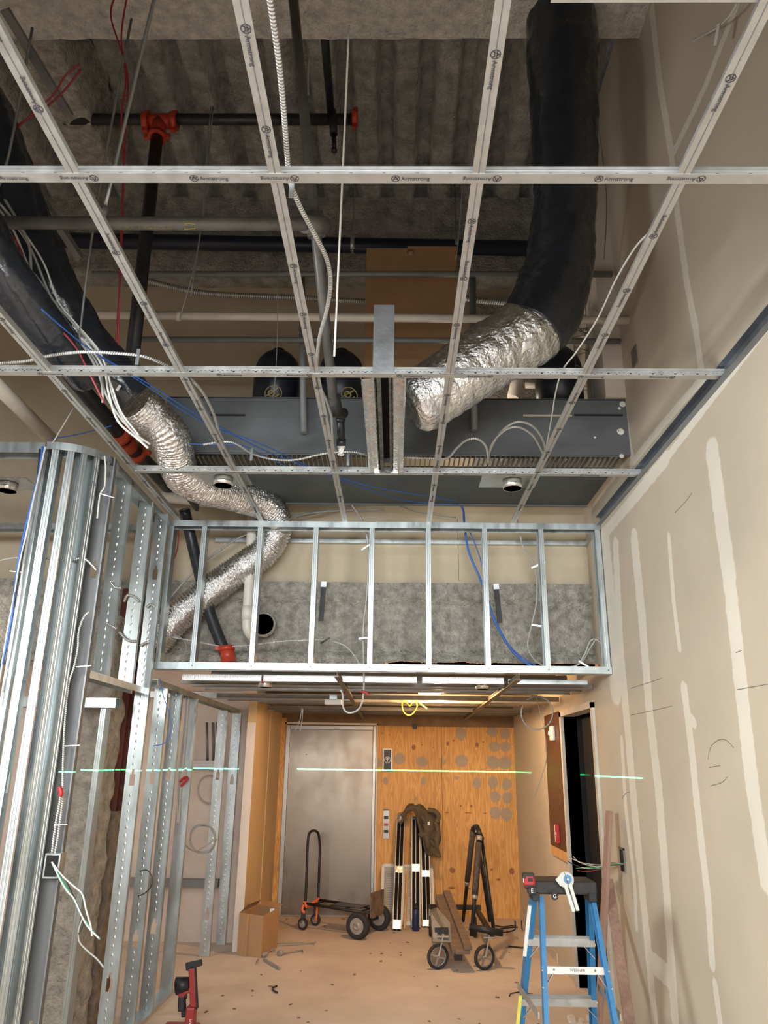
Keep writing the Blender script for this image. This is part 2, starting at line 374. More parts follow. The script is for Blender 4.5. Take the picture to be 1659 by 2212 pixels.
for pl in ([(1363, 1487), (1400, 1475), (1430, 1465)], [(1363, 1545), (1410, 1535), (1452, 1525)], [(1590, 1410), (1602, 1405)], [(1592, 1490), (1659, 1478)], [(1530, 1640), (1535, 1615), (1550, 1600), (1567, 1598), (1585, 1615)], [(1532, 1658), (1556, 1654)], [(1535, 1698), (1560, 1690), (1572, 1678)], [(1344, 1725), (1352, 1714), (1360, 1711)], [(1458, 1108), (1480, 1085), (1495, 1065)]):
    MB().tube([AX(x, y, WX)-V((.0005, 0, 0)) for x, y in pl], .0016, 5, spline=4).build('pencil_mark', pm, wr)
MB().box((WX+.006, BACK-2.88, 0), (WX+.12, BACK, 2.10)).build('wall_core', whitewall, wr)
MB().box((WX+.006, 1.0, 0), (WX+.12, 5.86, 2.10)).build('wall_core', whitewall, wr)
# right wall return above the grid
struct(MB().box((1.35, 4.43, 3.93), (WX, BW, DECK)).build('wall_return', mat('return_drywall', (.60, .54, .45), .85, 0, .1, 40, .07, 2)))
# back wall: plywood
def dabpx(lst, sc=1): 
    r = []
    for zx, zy, a, b_ in lst:
        c = A(780+zx/2.765, 1430+zy/2.765, BACK); k = (c-EYE).dot(Fw)/FPX/2.765
        r.append((c.x, c.z, a*k*sc, b_*k*sc))
    return r
dabs = dabpx([(597, 428, 30, 38), (783, 415, 35, 30), (860, 428, 32, 33), (797, 505, 35, 30), (862, 505, 32, 30), (230, 578, 35, 33), (362, 595, 37, 30), (600, 590, 38, 38), (790, 600, 42, 36), (860, 602, 40, 38), (105, 600, 15, 30), (145, 710, 15, 20), (372, 710, 15, 22), (570, 692, 20, 10), (690, 725, 26, 34), (787, 720, 30, 35), (868, 730, 30, 35), (800, 805, 32, 32), (873, 810, 30, 35), (800, 900, 32, 38), (868, 908, 35, 38), (488, 590, 10, 20), (325, 818, 8, 12)])
knots = dabpx([(128, 425, 8, 9), (170, 435, 7, 8), (315, 510, 20, 26), (365, 495, 8, 8), (518, 488, 15, 22), (552, 470, 9, 12), (693, 495, 16, 25), (730, 478, 8, 10), (432, 512, 6, 8), (595, 860, 10, 10), (658, 860, 12, 14), (630, 850, 5, 5), (512, 900, 22, 6), (640, 900, 45, 6), (740, 905, 20, 6), (545, 1245, 30, 25), (640, 1235, 22, 10), (705, 1245, 28, 28), (900, 1250, 26, 30), (780, 1240, 14, 10), (540, 1350, 40, 10), (640, 1355, 30, 8), (300, 1090, 14, 26), (820, 1300, 20, 12)], .62)
def ell(lst):
    def f(P):
        out = np.zeros(P.shape[:2])
        for cx, cz, a, b_ in lst: out = np.maximum(out, np.clip(1-.5*np.sqrt(((P[..., 0]-cx)/a)**2+((P[..., 1]-cz)/b_)**2), 0, 1))
        return out
    return f
def plycol(t, L, tc):
    mp = t.nodes.new('ShaderNodeMapping'); mp.inputs['Scale'].default_value = (5.5, 1, .55); L.new(tc.outputs['Object'], mp.inputs[0])
    n = t.nodes.new('ShaderNodeTexNoise'); n.inputs['Scale'].default_value = 1.6; n.inputs['Detail'].default_value = 2; n.inputs['Distortion'].default_value = 1.2; L.new(mp.outputs[0], n.inputs['Vector'])
    mu = t.nodes.new('ShaderNodeMath'); mu.operation = 'MULTIPLY'; mu.inputs[1].default_value = 60; L.new(n.outputs['Fac'], mu.inputs[0])
    si = t.nodes.new('ShaderNodeMath'); si.operation = 'SINE'; L.new(mu.outputs[0], si.inputs[0])
    cr = t.nodes.new('ShaderNodeMapRange'); cr.inputs[1].default_value = -1; cr.inputs[2].default_value = 1; L.new(si.outputs[0], cr.inputs[0])
    mx = t.nodes.new('ShaderNodeMix'); mx.data_type = 'RGBA'; mx.inputs[6].default_value = (.56, .27, .065, 1); mx.inputs[7].default_value = (.70, .38, .11, 1); L.new(cr.outputs[0], mx.inputs[0]); return mx.outputs[2]
ply_m = mixmat('stained_plywood', [plycol, ('dab', (.33, .27, .20), .03, .85), ('knot', (.20, .055, .02), .08, .8)], rough=.6, bump=.1, var=.12, vscale=2)
wb = struct(grid_wall('wall_back', -1.6, WX, 0, 2.6, .012, lambda U, W: np.stack([U, np.full_like(U, BACK), W], -1), ply_m, {'dab': ell(dabs), 'knot': ell(knots)}))
for xx in (A(955, 1700, BACK).x,):
    MB().box((xx-.002, BACK-.002, 0), (xx+.002, BACK, 2.3)).build('sheet_seam', black, wb)
struct(MB().box((-6, BACK+.01, 0), (WX+.6, BACK+.12, 3.0)).build('wall_backing', whitewall))
struct(MB().box((WX-.012, 7.7, 0), (WX-.001, BACK, .08)).build('baseboard_right', jamb))
# tan return wall left of the elevator, its edge and a wood strip beside the frame
wl = struct(MB().box((-1.485, 7.95, 0), (-1.40, BACK, 2.28)).build('wall_left', tanwall))
MB().box((-1.485, 7.93, 0), (-1.40, 7.95, 2.05)).build('cut_edge', whitewall, wl)
for z in (0,): MB().box((-1.402, 8.85, 0), (-1.392, 8.90, 2.2)).build('joint_ridge', tanwall, wl)
struct(MB().box((-1.40, BACK-.06, 0), (-1.335, BACK, 2.2)).build('trim_1', ply_m))
# side room behind the stud wall
struct(MB().box((-5.6, 8.3, 0), (-1.486, 8.4, 2.9)).build('wall_side_room', mat('side_drywall', (.66, .56, .49), .85, 0, .08, 40, .1, 2.5)))
struct(MB().box((-5.7, -4, 0), (-5.6, 8.4, DECK)).build('wall_far_left', whitewall))
# bulkhead above the header: beige drywall over fireproofed beam, both from the far left to the right wall
def rough_box(name, x0, x1, z0, z1, yb, depth, material, step=.03, amp=.02, groove=None):
    nx = int((x1-x0)/step); nz = int((z1-z0)/step); o_ = MB(); vs = []; ny = int(depth/step)
    prof = [(yb, z1)]+[(yb-depth*1.0*min(1, 1), z1)]
    path = []
    for k in range(nz+1): path.append((yb-depth, z1+(z0-z1)*k/nz))
    for k in range(1, ny+1): path.append((yb-depth+depth*k/ny, z0))
    for i in range(nx+1):
        x = x0+(x1-x0)*i/nx
        for (y, z) in path:
            n_ = noise.noise(V((x*9, y*9, z*9)))*.6+noise.noise(V((x*26, y*26, z*26)))*.4
            g = 0
            if groove: g = groove(z)
            vs.append((x, y+n_*amp+g, z+n_*amp*.7))
    m_ = len(path); fs = [(i*m_+k, (i+1)*m_+k, (i+1)*m_+k+1, i*m_+k+1) for i in range(nx) for k in range(m_-1)]
    o_.add(vs, fs, True); return o_.build(name, material)
bk = struct(MB().box((-5.6, BW, 2.95), (WX, BW+.1, 5.75)).build('wall_bulkhead', bulk))
MB().box((A(990, 1200, BW).x-.0015, BW-.001, 3.0), (A(990, 1200, BW).x+.0015, BW, 3.5)).build('sheet_seam', black, bk)
beamo = rough_box('trim_2', -5.6, WX, 2.36, 2.97, BW+.35, .40, fire, groove=lambda z: .05 if 2.44 < z < 2.82 else 0)
struct(beamo)
# hole through the fireproofing
c = A(570, 1350, BW-.08)
MB().lathe(c+V((0, -.012, 0)), [(.088, 0), (.096, .012), (.09, .02), (.07, .02)], (0, -1, 0), 26).build('hole_rim', fire, beamo)
MB().lathe(c+V((0, -.02, 0)), [(.001, 0), (.078, 0), (.078, .012)], (0, -1, 0), 22).build('sleeve_hole', voidm, beamo)
# metal deck with sprayed fireproofing: flutes run towards the back
def deck():
    x0, x1, y0, y1 = -5.6, WX, 1.16, BW; st = .03; nx = int((x1-x0)/st); ny = int((y1-y0)/.045); vs = []
    for i in range(nx+1):
        x = x0+(x1-x0)*i/nx; ph = ((x+.1) % .305)/.305
        f = min(1, max(0, (abs(ph-.5)-.29)/.06)); h = .17*(f*f*(3-2*f))
        for j in range(ny+1):
            y = y0+(y1-y0)*j/ny
            n_ = noise.noise(V((x*5, y*5, 1)))*.03+noise.noise(V((x*18, y*18, 3)))*.014
            vs.append((x, y, DECK+h+n_))
    fs = [(i*(ny+1)+j, i*(ny+1)+j+1, (i+1)*(ny+1)+j+1, (i+1)*(ny+1)+j) for i in range(nx) for j in range(ny)]
    return MB().add(vs, fs, True).build('ceiling', firedark)
struct(deck())
struct(MB().box((-5.7, -4, DECK+.2), (WX+.2, BW+.2, DECK+.28)).build('ceiling_slab', firedark))
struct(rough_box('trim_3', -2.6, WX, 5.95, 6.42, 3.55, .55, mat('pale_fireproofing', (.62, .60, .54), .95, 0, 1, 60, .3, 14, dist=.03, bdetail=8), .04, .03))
struct(rough_box('trim_4', -5.6, WX, 5.62, 6.42, BW+.02, .22, firedark, .05, .03))
struct(MB().box((-5.6, -4, 3.38), (WX, 1.15, 3.48)).build('unseen_blocker_slab', whitewall))  # unseen slab added over the camera to keep light off the upper plenum
struct(MB().box((-5.6, 1.05, 3.48), (WX, 1.15, DECK+.1)).build('unseen_blocker_wall', firedark))  # unseen upright added above the slab edge, also blocking light to the plenum
# sloped beam haunch running back on the left
def haunch(xc, ya, yb_, z, w_, name):
    vs = []; n = 50; m_ = 14
    for i in range(n+1):
        y = ya+(yb_-ya)*i/n
        for k in range(m_+1):
            u = k/m_; x = xc-w_/2+w_*u; zz_ = z+(.4*max(0, abs(u-.5)*2-.75)*4)
            n_ = noise.noise(V((x*9, y*9, zz_*9)))*.03
            vs.append((x+n_, y, zz_+n_))
    fs = [(i*(m_+1)+k, (i+1)*(m_+1)+k, (i+1)*(m_+1)+k+1, i*(m_+1)+k+1) for i in range(n) for k in range(m_)]
    return struct(MB().add(vs, fs, True).build(name, fire))
haunch(-2.35, 3.3, 4.75, 6.0, .42, 'trim_5')
# lobby plenum above the low grid
struct(MB().box((-1.65, BW+.35, 2.95), (WX, BACK, 3.05)).build('ceiling_lobby', mat('lobby_slab', (.30, .27, .23), .9, 0, .3, 20, .2, 4)))
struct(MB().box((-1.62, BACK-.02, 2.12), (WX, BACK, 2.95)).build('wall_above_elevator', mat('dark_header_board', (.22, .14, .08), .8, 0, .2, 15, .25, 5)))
# doorway in the right wall
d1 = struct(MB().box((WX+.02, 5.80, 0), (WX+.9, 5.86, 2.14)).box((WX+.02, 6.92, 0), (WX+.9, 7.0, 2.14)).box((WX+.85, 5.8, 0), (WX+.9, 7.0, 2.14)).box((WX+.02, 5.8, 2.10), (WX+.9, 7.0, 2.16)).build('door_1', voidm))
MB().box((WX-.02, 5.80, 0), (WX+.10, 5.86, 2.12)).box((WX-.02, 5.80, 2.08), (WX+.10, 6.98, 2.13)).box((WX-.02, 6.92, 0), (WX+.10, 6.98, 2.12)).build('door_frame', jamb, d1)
MB().box((WX+.10, 5.862, 0), (WX+.16, 5.88, 2.08)).build('lit_jamb_edge', mat('yellow_lit_jamb', (.70, .62, .30), .6), d1)  # near jamb edge with the yellow light on it put into its colour
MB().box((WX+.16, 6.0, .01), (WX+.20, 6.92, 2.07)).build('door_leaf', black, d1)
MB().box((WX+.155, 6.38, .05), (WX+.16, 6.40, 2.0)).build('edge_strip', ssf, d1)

# lobby elevator
ex0, ex1 = -1.335, -.225
ev = thing('elevator_entrance', 'brushed stainless steel elevator door in a steel frame in the back wall', 'elevator door', ((ex0+ex1)/2, BACK, 0))
zt = 2.095
MB().box((ex0+.05, BACK-.03, .005), (ex1-.035, BACK-.012, zt-.03)).build('door_panel', ss, ev)
MB().box((ex0, BACK-.075, 0), (ex0+.05, BACK-.001, zt+.02)).box((ex1-.035, BACK-.075, 0), (ex1, BACK-.001, zt+.02)).box((ex0+.05, BACK-.075, zt-.03), (ex1-.035, BACK-.001, zt+.02)).build('frame', ssf, ev, .004)
MB().box((ex0+.05, BACK-.05, 0), (ex1-.035, BACK-.02, .006)).build('sill', ssf, ev)
MB().box((ex1+.004, BACK-.06, 0), (ex1+.022, BACK-.001, zt+.05)).box((ex0-.02, BACK-.06, zt+.03), (ex1+.022, BACK-.001, zt+.055)).build('plaster_edge', whitewall, ev)
c = A(662, 1630, BACK-.032); MB().lathe(c, [(.006, 0), (.005, .003)], (0, -1, 0), 12).build('key_hole', black, ev)
# ================================================================ CEILING GRID
teeprof = [(-.019, 0), (.019, 0), (.019, .0025), (.004, .004), (.0012, .006), (.0012, .030), (.005, .031), (.005, .042), (-.005, .042), (-.005, .031), (-.0012, .030), (-.0012, .006), (-.004, .004), (-.019, .0025)]
ridge = [(-.010, -.0012), (-.008, 0), (-.012, 0)]
arm = text_mesh('Armstrong', .0195)
def logo_mb(c, ux, uy):
    """circled letter A on the underside; ux = reading direction"""
    b = MB(); c, ux, uy = V(c), V(ux), V(uy); dz = V((0, 0, -.0006)); n = 22
    vs = []
    for k in range(n):
        d = ux*math.cos(2*PI*k/n)+uy*math.sin(2*PI*k/n)
        vs += [c+d*.0135+dz, c+d*.0108+dz]
    b.add(vs, [(2*k, 2*((k+1) % n), 2*((k+1) % n)+1, 2*k+1) for k in range(n)])
    def st(p, q, w_=.003):
        p, q = V(p), V(q); d = (q-p).normalized(); s = V((-d.y, d.x))*w_/2
        pts = [p.to_2d()+s, p.to_2d()-s, q.to_2d()-s, q.to_2d()+s] if False else [(p.x+s.x, p.y+s.y), (p.x-s.x, p.y-s.y), (q.x-s.x, q.y-s.y), (q.x+s.x, q.y+s.y)]
        b.add([c+ux*a+uy*e+dz for a, e in pts], [(0, 1, 2, 3)])
    st((-.008, -.008), (0, .010)); st((.008, -.008), (0, .010)); st((-.006, -.002), (.006, -.002)); st((-.012, .004), (.012, .004), .002)
    return b
LM = {}
def print_mark(parent, c, ang):
    """c on the underside of the tee, text reading along ang (seen from below)"""
    key = round(ang, 3)
    ux = V((math.cos(ang), math.sin(ang), 0)); uy = V((0, 0, -1)).cross(ux)   # seen from below
    off = wloc(parent)
    if 'L' not in LM:
        o = logo_mb((0, 0, 0), (1, 0, 0), (0, 1, 0)).build('logo_mark', ink); LM['L'] = o.data; bpy.data.objects.remove(o)
        arm.materials.append(ink)
    M3 = Matrix((ux, uy, V((0, 0, -1)))).transposed().to_4x4()
    for me, sh, dz in ((LM['L'], 0, 0), (arm, .0165, -.0008)):
        # logo first, the word after it
        o = bpy.data.objects.new('logo_mark' if me is LM['L'] else 'lettering', me); COL.objects.link(o); o.parent = parent
        mm = M3.copy(); mm.translation = V(c)-off+ux*sh+V((0, 0, dz)); o.matrix_local = mm
GX = [-1.591+.6096*k for k in range(5)]
GY = [1.849, 3.068, 4.287]
runner_lab = ['main runner of the ceiling grid nearest the metal stud wall', 'main runner crossing above the red pipe tee, second from the stud wall', 'main runner beside the white armored cable, middle of the grid', 'main runner between the slot diffuser and the black duct',
              'main runner of the ceiling grid nearest the drywall on the right']
for k, x in enumerate(GX):
    y0, y1 = (1.0, 5.25) if k else (2.1, 5.25)
    t_ = thing('grid_runner', 'galvanized steel '+runner_lab[k], 'ceiling grid runner', (x, y0, HZ), 'main runners of the ceiling grid')
    MB().prism(teeprof, (x, y0, HZ), (x, y1, HZ)).build('tee', tee, t_)
    MB().prism([(-.0011, -.0009), (.0011, -.0009), (.0011, .001), (-.0011, .001)], (x, y0, HZ), (x, y1, HZ)).build('center_crease', angle, t_)
    yy = y0+.22+.07*k; i = 0
    while yy < 5.0:
        if all(abs(yy-g) > .14 for g in GY) or i % 3 == 0:
            print_mark(t_, (x, yy, HZ-.0014), PI/2 if (i+k) % 2 else PI/2 if i % 4 == 0 else -PI/2)
        yy += .305; i += 1
tee_lab = ['cross tee spanning the room nearest the camera', 'cross tee running beside the near end of the slot diffuser', 'cross tee carrying the far end of the slot diffuser']
for k, y in enumerate(GY):
    x0 = (-2.7, -2.7, -1.591)[k]
    t_ = thing('grid_cross_tee', 'galvanized steel '+tee_lab[k], 'ceiling grid tee', (x0, y, HZ), 'cross tees of the ceiling grid')
    h = MB().prism(teeprof, (x0, y, HZ-.002), (WX-.003, y, HZ-.002)); h.mi = 1    # punched slots and knurling of the web
    for j in range(int((WX-x0)/.1)):
        xx = x0+.05+j*.1
        h.box((xx, y-.0016, HZ+.012), (xx+.010, y+.0016, HZ+.018)); h.box((xx+.04, y-.0016, HZ+.010), (xx+.046, y+.0016, HZ+.014))
    if k:
        h.mi = 2
        for j in range(int((WX-x0)/.02)): xx = x0+j*.02; h.box((xx, y-.0018, HZ+.017), (xx+.007, y-.0012, HZ+.021))
    h.build('tee', [tee, black, foilflat], t_)
    xx = x0+.25; i = 0
    while xx < WX-.2:
        print_mark(t_, (xx, y, HZ-.0030), PI if i % 2 else 0.0); xx += .305 if k == 0 else .41; i += 1
t_ = tag(MB().prism(teeprof, (.35, 1.285, HZ+.01), (WX-.005, 1.285, HZ+.01)).build('grid_cross_tee', tee), 'short galvanized tee at the top edge over the black duct', 'ceiling grid tee')
# wall angle
wa = thing('wall_angle', 'dark metal wall angle carrying the grid along the right drywall', 'wall angle', (WX, 1.0, HZ))
MB().box((WX-.003, 1.0, HZ-.01), (WX-.0005, 5.25, HZ+.05)).box((WX-.032, 1.0, HZ-.012), (WX-.0005, 5.25, HZ-.009)).build('angle', angle, wa)
MB().box((WX-.034, 1.0, HZ+.047), (WX-.0005, 5.25, HZ+.05)).build('top_lip', angle, wa)

# ---- header frame over the lobby opening
HY = 5.25; HB = 2.262
XR = [1.47-.4064*k for k in range(8)]
def stud_mb(h, holes=(), w=.092, dimple=True, seed=0, fl=.034):
    """C-stud: web along x at y=0, flanges towards +y"""
    b = MB(); cuts = sorted(holes); z = 0
    for c in cuts:
        if c-.06 < z or c+.06 > h: continue
        b.add([(0, 0, z), (w, 0, z), (w, 0, c-.05), (0, 0, c-.05)], [(0, 1, 2, 3)])
        for (x0, x1, za, zb) in ((0, w/2-.018, -.05, .02), (w/2+.018, w, -.05, .02), (0, w/2-.008, .02, .05), (w/2+.008, w, .02, .05)):
            b.add([(x0, 0, c+za), (x1, 0, c+za), (x1, 0, c+zb), (x0, 0, c+zb)], [(0, 1, 2, 3)])
        z = c+.05
    b.add([(0, 0, z), (w, 0, z), (w, 0, h), (0, 0, h)], [(0, 1, 2, 3)])
    for x0, s in ((0, 1), (w, -1)):      # ribbed flange and lip
        pr = [(x0, 0), (x0, fl*.2), (x0+s*.0016, fl*.25), (x0+s*.0016, fl*.32), (x0, fl*.38), (x0, fl*.6), (x0+s*.0016, fl*.66), (x0+s*.0016, fl*.74), (x0, fl*.8), (x0, fl), (x0+s*.008, fl)]
        n = len(pr); b.add([(p[0], p[1], zz_) for zz_ in (0, h) for p in pr], [(i, i+1, i+1+n, i+n) for i in range(n-1)])
    if dimple:
        zz_ = .04
        while zz_ < h-.03:
            if all(abs(zz_-c) > .07 for c in cuts):
                cx = w/2+.002*math.sin(zz_*40); a, e = .013, .016
                b.add([(cx-a, -.0002, zz_), (cx, -.0002, zz_+e), (cx+a, -.0002, zz_), (cx, -.0002, zz_-e), (cx-a*.2, -.0026, zz_+e*.2), (cx+a*.45, .0, zz_-e*.1)], [(0, 4, 1), (1, 4, 5, 2), (2, 5, 3), (3, 5, 4, 0)])
            zz_ += .047
        for xx in (.012, w-.012): b.add([(xx-.002, -.0012, 0), (xx+.002, -.0012, 0), (xx+.002, -.0012, h), (xx-.002, -.0012, h)], [(0, 1, 2, 3)])
    return b
def place_stud(name, label, p, z0, z1, ang=0, holes=(), dimple=True, m_=None, group=None, w=.092, fl=.034, cat='metal stud'):
    b = stud_mb(z1-z0, [c-z0 for c in holes], w, dimple, fl=fl); ca, sa = math.cos(ang), math.sin(ang)
    b.v = [(v[0]*ca-v[1]*sa, v[0]*sa+v[1]*ca, v[2]) for v in b.v]
    o = b.build(name, m_ or galv); o.location = (p[0], p[1], z0)
    return tag(o, label, cat, group)
def track(name, label, p, q, w=.094, fl=.03, up=1, m_=None, th=.0012):
    """U-track: web w wide, flanges fl towards up"""
    b = MB(); s = up
    pr = [(-w/2, 0), (w/2, 0), (w/2, s*fl), (w/2-th, s*fl), (w/2-th, s*th), (-w/2+th, s*th), (-w/2+th, s*fl), (-w/2, s*fl)]
    return tag(b.prism(pr, p, q).build(name, m_ or galvd), label, 'metal track')
track('header_track', 'top steel track of the header frame over the lobby opening', (-1.655, HY+.047, HZ), (WX-.004, HY+.047, HZ), up=-1, fl=.045, m_=galv)
bt = track('header_track', 'bright bottom steel track of the header frame over the lobby opening', (-1.665, HY+.047, HB), (WX-.004, HY+.047, HB), up=1, fl=.048, m_=galv)
for k, x in enumerate(XR):
    MB().lathe((x-.016, HY-.0008, HB+.024), [(.0045, 0), (.003, .0025)], (0, -1, 0), 8).build('screw', black, bt)
ordn = ['first', 'second', 'third', 'fourth', 'fifth', 'sixth', 'seventh', 'eighth']
for k, x in enumerate(XR):
    # flange faces the room: web along +y
    place_stud('header_stud', 'short upright steel stud of the header frame, %s from the right wall' % ordn[k], (x, HY+.002, 0), HB+.002, HZ-.002, PI/2, dimple=False, group='short studs of the header frame', w=.090)
place_stud('header_stud', 'short doubled steel stud at the left end of the header frame', (-1.615, HY+.002, 0), HB+.002, HZ-.002, PI/2, dimple=False, w=.090)
# far side ledger seen through the frame
tag(MB().prism([(-.02, 0), (.02, 0), (.02, .03), (.018, .03), (.018, .002), (-.02, .002)], (-1.4, BW-.03, HZ-.05), (WX, BW-.03, HZ-.05)).build('steel_ledger', galvd), 'slim steel angle on the beige bulkhead just behind the header top', 'steel angle')
tag(MB().beam((WX-.01, HY+.1, HZ-.012), (WX-.01, BW-.03, HZ-.04), .03, .03).build('return_angle', galvd), 'short angle returning from the header top to the bulkhead at the right wall', 'steel angle')

# ---- left stud wall
track('wall_top_track', 'top steel track of the left stud wall running back to the header', (-1.70, 4.02, HZ+.002), (-1.70, 5.25, HZ+.002), up=-1, fl=.045, w=.094)
gs = 'full height studs of the left wall'
hz = [A(985/4.1475, 930+330/4.1475, 4.06).z, A(875/4.1475, 1200+110/4.1475, 4.06).z, A(575/4.1475, 1560+705/4.1475, 4.06).z, .45]
gst = place_stud('wall_stud', 'broad shade-toned gray stud with an outlet box at the near end of the left wall', (-1.635, 4.10, 0), .002, HZ-.003, PI+.10, hz, False, galvshade, gs, w=.100, fl=.045)
HT = 2.12
for (x, y, z0, z1, lb) in ((-1.745, 4.42, HT, HZ, 'dimpled steel stud above the short sloping track, nearest the gray stud'), (-1.742, 4.84, HT, HZ, 'dimpled steel stud above the sloping track, middle of three'), (-1.712, 5.10, .002, HZ, 'tall dimpled steel stud reaching the floor beside the header corner')):
    place_stud('wall_stud', lb, (x, y, 0), z0, z1-.003, 0, [1.56, .42, 2.9] if z0 < 1 else [], True, None, None)
track('opening_head_track', 'steel track across the opening head in the left stud wall', (-1.695, 4.15, HT), (-1.695, 5.13, HT), up=-1, fl=.04)
for (x, y, zt_, hs, lb, dm) in ((-1.742, 5.62, 2.2, [1.56, .55], 'dimpled steel stud behind the header corner, left of the dark stud', True), (-1.742, 6.02, 2.2, [1.58, .55], 'dark shaded steel stud right of two dimpled studs', True), (-1.742, 6.50, 2.2, [1.58], 'brownish lit steel stud where the wires hang down', False),
                                (-1.742, 7.72, 2.15, [1.55, .35], 'separate steel stud beside the coiled cable, standing on the lobby floor', True), (-1.700, 8.20, 2.15, [1.5], 'last dimpled steel stud against the tan drywall edge', True)):
    place_stud('wall_stud', lb, (x, y, 0), .002, zt_, 0, hs, dm, None, None)
track('floor_track', 'steel floor track under the left stud wall', (-1.695, 4.0, .001), (-1.695, 6.62, .001), up=1, fl=.03)
track('low_head_track', 'brown lit steel track at lobby ceiling height on the left', (-1.695, 5.36, 2.2), (-1.695, 8.3, 2.2), up=-1, fl=.04)
# curved corner: studs on an arc with a curved track on top
cc = V((-1.925, 4.13, 0))
tops = [(107, 960), (130, 955), (164, 960), (194, 965), (221, 975)]
arc = []
for k, (x, y) in enumerate(tops):
    p = AZ(x, y, HZ); d = (p-cc); d.z = 0; d.normalize(); p = V((cc.x, cc.y, 0))+d*.28 if k else V((p.x, p.y, 0))
    a = math.atan2(d.y, d.x)                 # web points back along -d, flange face outwards
    if k == 0: a = -PI/2
    tx = V((-math.sin(a), math.cos(a), 0))
    arc.append((p, a))
    place_stud('corner_stud', 'bright steel stud of the rounded wall corner, %s from the left' % ordn[k], (p.x-tx.x*.0, p.y-tx.y*.0, 0), .002, HZ-.003, a+PI, [1.55, .5] if k != 0 else [1.52], False, None, 'studs of the rounded corner', w=.092, fl=.036)
ct = MB(); prev = None; ring = []
for i in range(19):
    a = -PI/2-.05+(PI/2+.1)*i/18; ring.append(a)
vs = []
for a in ring:
    d = V((math.cos(a), math.sin(a), 0))
    for r_, z_ in ((.287, HZ-.045), (.287, HZ), (.17, HZ), (.17, HZ-.045)): vs.append((cc.x+d.x*r_, cc.y+d.y*r_, z_))
ct.add(vs, [(i*4+k, (i+1)*4+k, (i+1)*4+k+1, i*4+k+1) for i in range(18) for k in range(3)])
tag(ct.build('curved_top_track', galv), 'curved steel track on top of the rounded corner studs', 'metal track')
track('side_header_track', 'bright steel track running left from the rounded corner at ceiling height', (-5.5, 3.90, HZ+.001), (-1.95, 3.90, HZ+.001), up=-1, fl=.062, m_=galv)
# low track and single stud of the framing in the side room
p = A(145, 1508, 4.95)
track('side_room_track', 'white-lit steel track spanning the side room behind the corner studs', (-4.5, 4.95, 2.035), (-1.76, 4.95, 2.035), up=-1, fl=.06, m_=galv)
b0 = A(228, 1540, 4.93)
place_stud('side_room_stud', 'slim bright steel stud standing before the rust-red column', (b0.x, 4.93, 0), .002, 2.03, PI/2, dimple=False, w=.09)
for (y, z_, lb) in ((5.3, 3.33, 'upper steel member crossing behind the rounded corner'), (5.3, 3.0, 'lower steel member crossing behind the rounded corner')):
    pass
track('rear_side_track', 'steel track along the side room at header height left of the header', (-5.5, 5.3, 3.30), (-1.74, 5.3, 3.30), up=-1, fl=.045)
# side room columns
def rough_col(name, label, x0, x1, y0, y1, z0, z1, m_, cat):
    b = MB(); n = int((z1-z0)/.035); per = []
    for k in range(6): per.append((x0+(x1-x0)*k/6, y0))
    for k in range(6): per.append((x1, y0+(y1-y0)*k/6))
    for k in range(6): per.append((x1-(x1-x0)*k/6, y1))
    for k in range(6): per.append((x0, y1-(y1-y0)*k/6))
    vs = []
    for i in range(n+1):
        z_ = z0+(z1-z0)*i/n
        for (x, y) in per:
            n_ = noise.noise(V((x*11, y*11, z_*11)))*.022+noise.noise(V((x*30, y*30, z_*30)))*.01
            vs.append((x+n_, y+n_, z_))
    m2 = len(per); b.add(vs, [(i*m2+k, i*m2+(k+1) % m2, (i+1)*m2+(k+1) % m2, (i+1)*m2+k) for i in range(n) for k in range(m2)], True)
    return tag(b.build(name, m_), label, cat)
fireL = mat('column_fireproofing', (.44, .40, .34), .95, 0, 1, 48, .38, 14, dist=.03, bdetail=8)
xa, xb = A(150, 1800, 5.1).x, A(212, 1800, 5.1).x
rough_col('fireproofed_column', 'column coated in rough gray sprayed fireproofing behind the broad gray stud', A(120, 1800, 5.15).x, A(205, 1800, 5.15).x, 5.12, 5.4, 0, 2.6, fireL, 'column')
rc = thing('steel_column', 'rust-red steel column in the side room with fireproofing on its lower part', 'column', (A(240, 1650, 5.6).x, 5.7, 0))
xc = A(243, 1650, 5.65).x
MB().box((xc-.07, 5.62, 0), (xc+.07, 5.63, 2.9)).box((xc-.07, 5.76, 0), (xc+.07, 5.77, 2.9)).box((xc-.006, 5.63, 0), (xc+.006, 5.76, 2.9)).build('column_shaft', rust, rc)
q_ = rough_col('fireproofing_jacket', '', xc-.11, xc+.09, 5.57, 5.82, 0, A(235, 1752, 5.6).z, mat('brown_fireproofing', (.22, .17, .125), .95, 0, 1, 40, .4, 12, dist=.02, bdetail=7), 'x'); del q_['label']; del q_['category']; q_.location = -rc.location; q_.parent = rc
# ================================================================ ABOVE THE GRID
# gray enclosure box with slotted underside
gb = thing('gray_enclosure', 'long gray painted metal enclosure box with a slotted underside above the grid', 'enclosure', (0, 4.45, 3.525))
gx0, gx1 = A(362, 860, 4.45).x, A(1356, 900, 4.45).x
MB().box((gx0, 4.45, 3.53), (gx1, 4.46, 3.92)).box((gx0, 4.45, 3.915), (gx1, 5.0, 3.925)).box((gx0, 4.447, 3.78), (gx1, 4.45, 3.784)).build('front_panel', darkbox, gb)
MB().box((gx0, 4.68, 3.525), (gx1-.05, 5.42, 3.54)).build('bottom_panel', darkpanel, gb)
MB().box((gx0, 5.40, 3.515), (gx1-.05, 5.425, 3.56)).build('bottom_lip', conduit, gb)
n = 92; lv = MB()
for i in range(n):
    x = gx0+.03+(gx1-gx0-.09)*i/(n-1); lv.box((x, 4.462, 3.528), (x+.006, 4.68, 3.55))
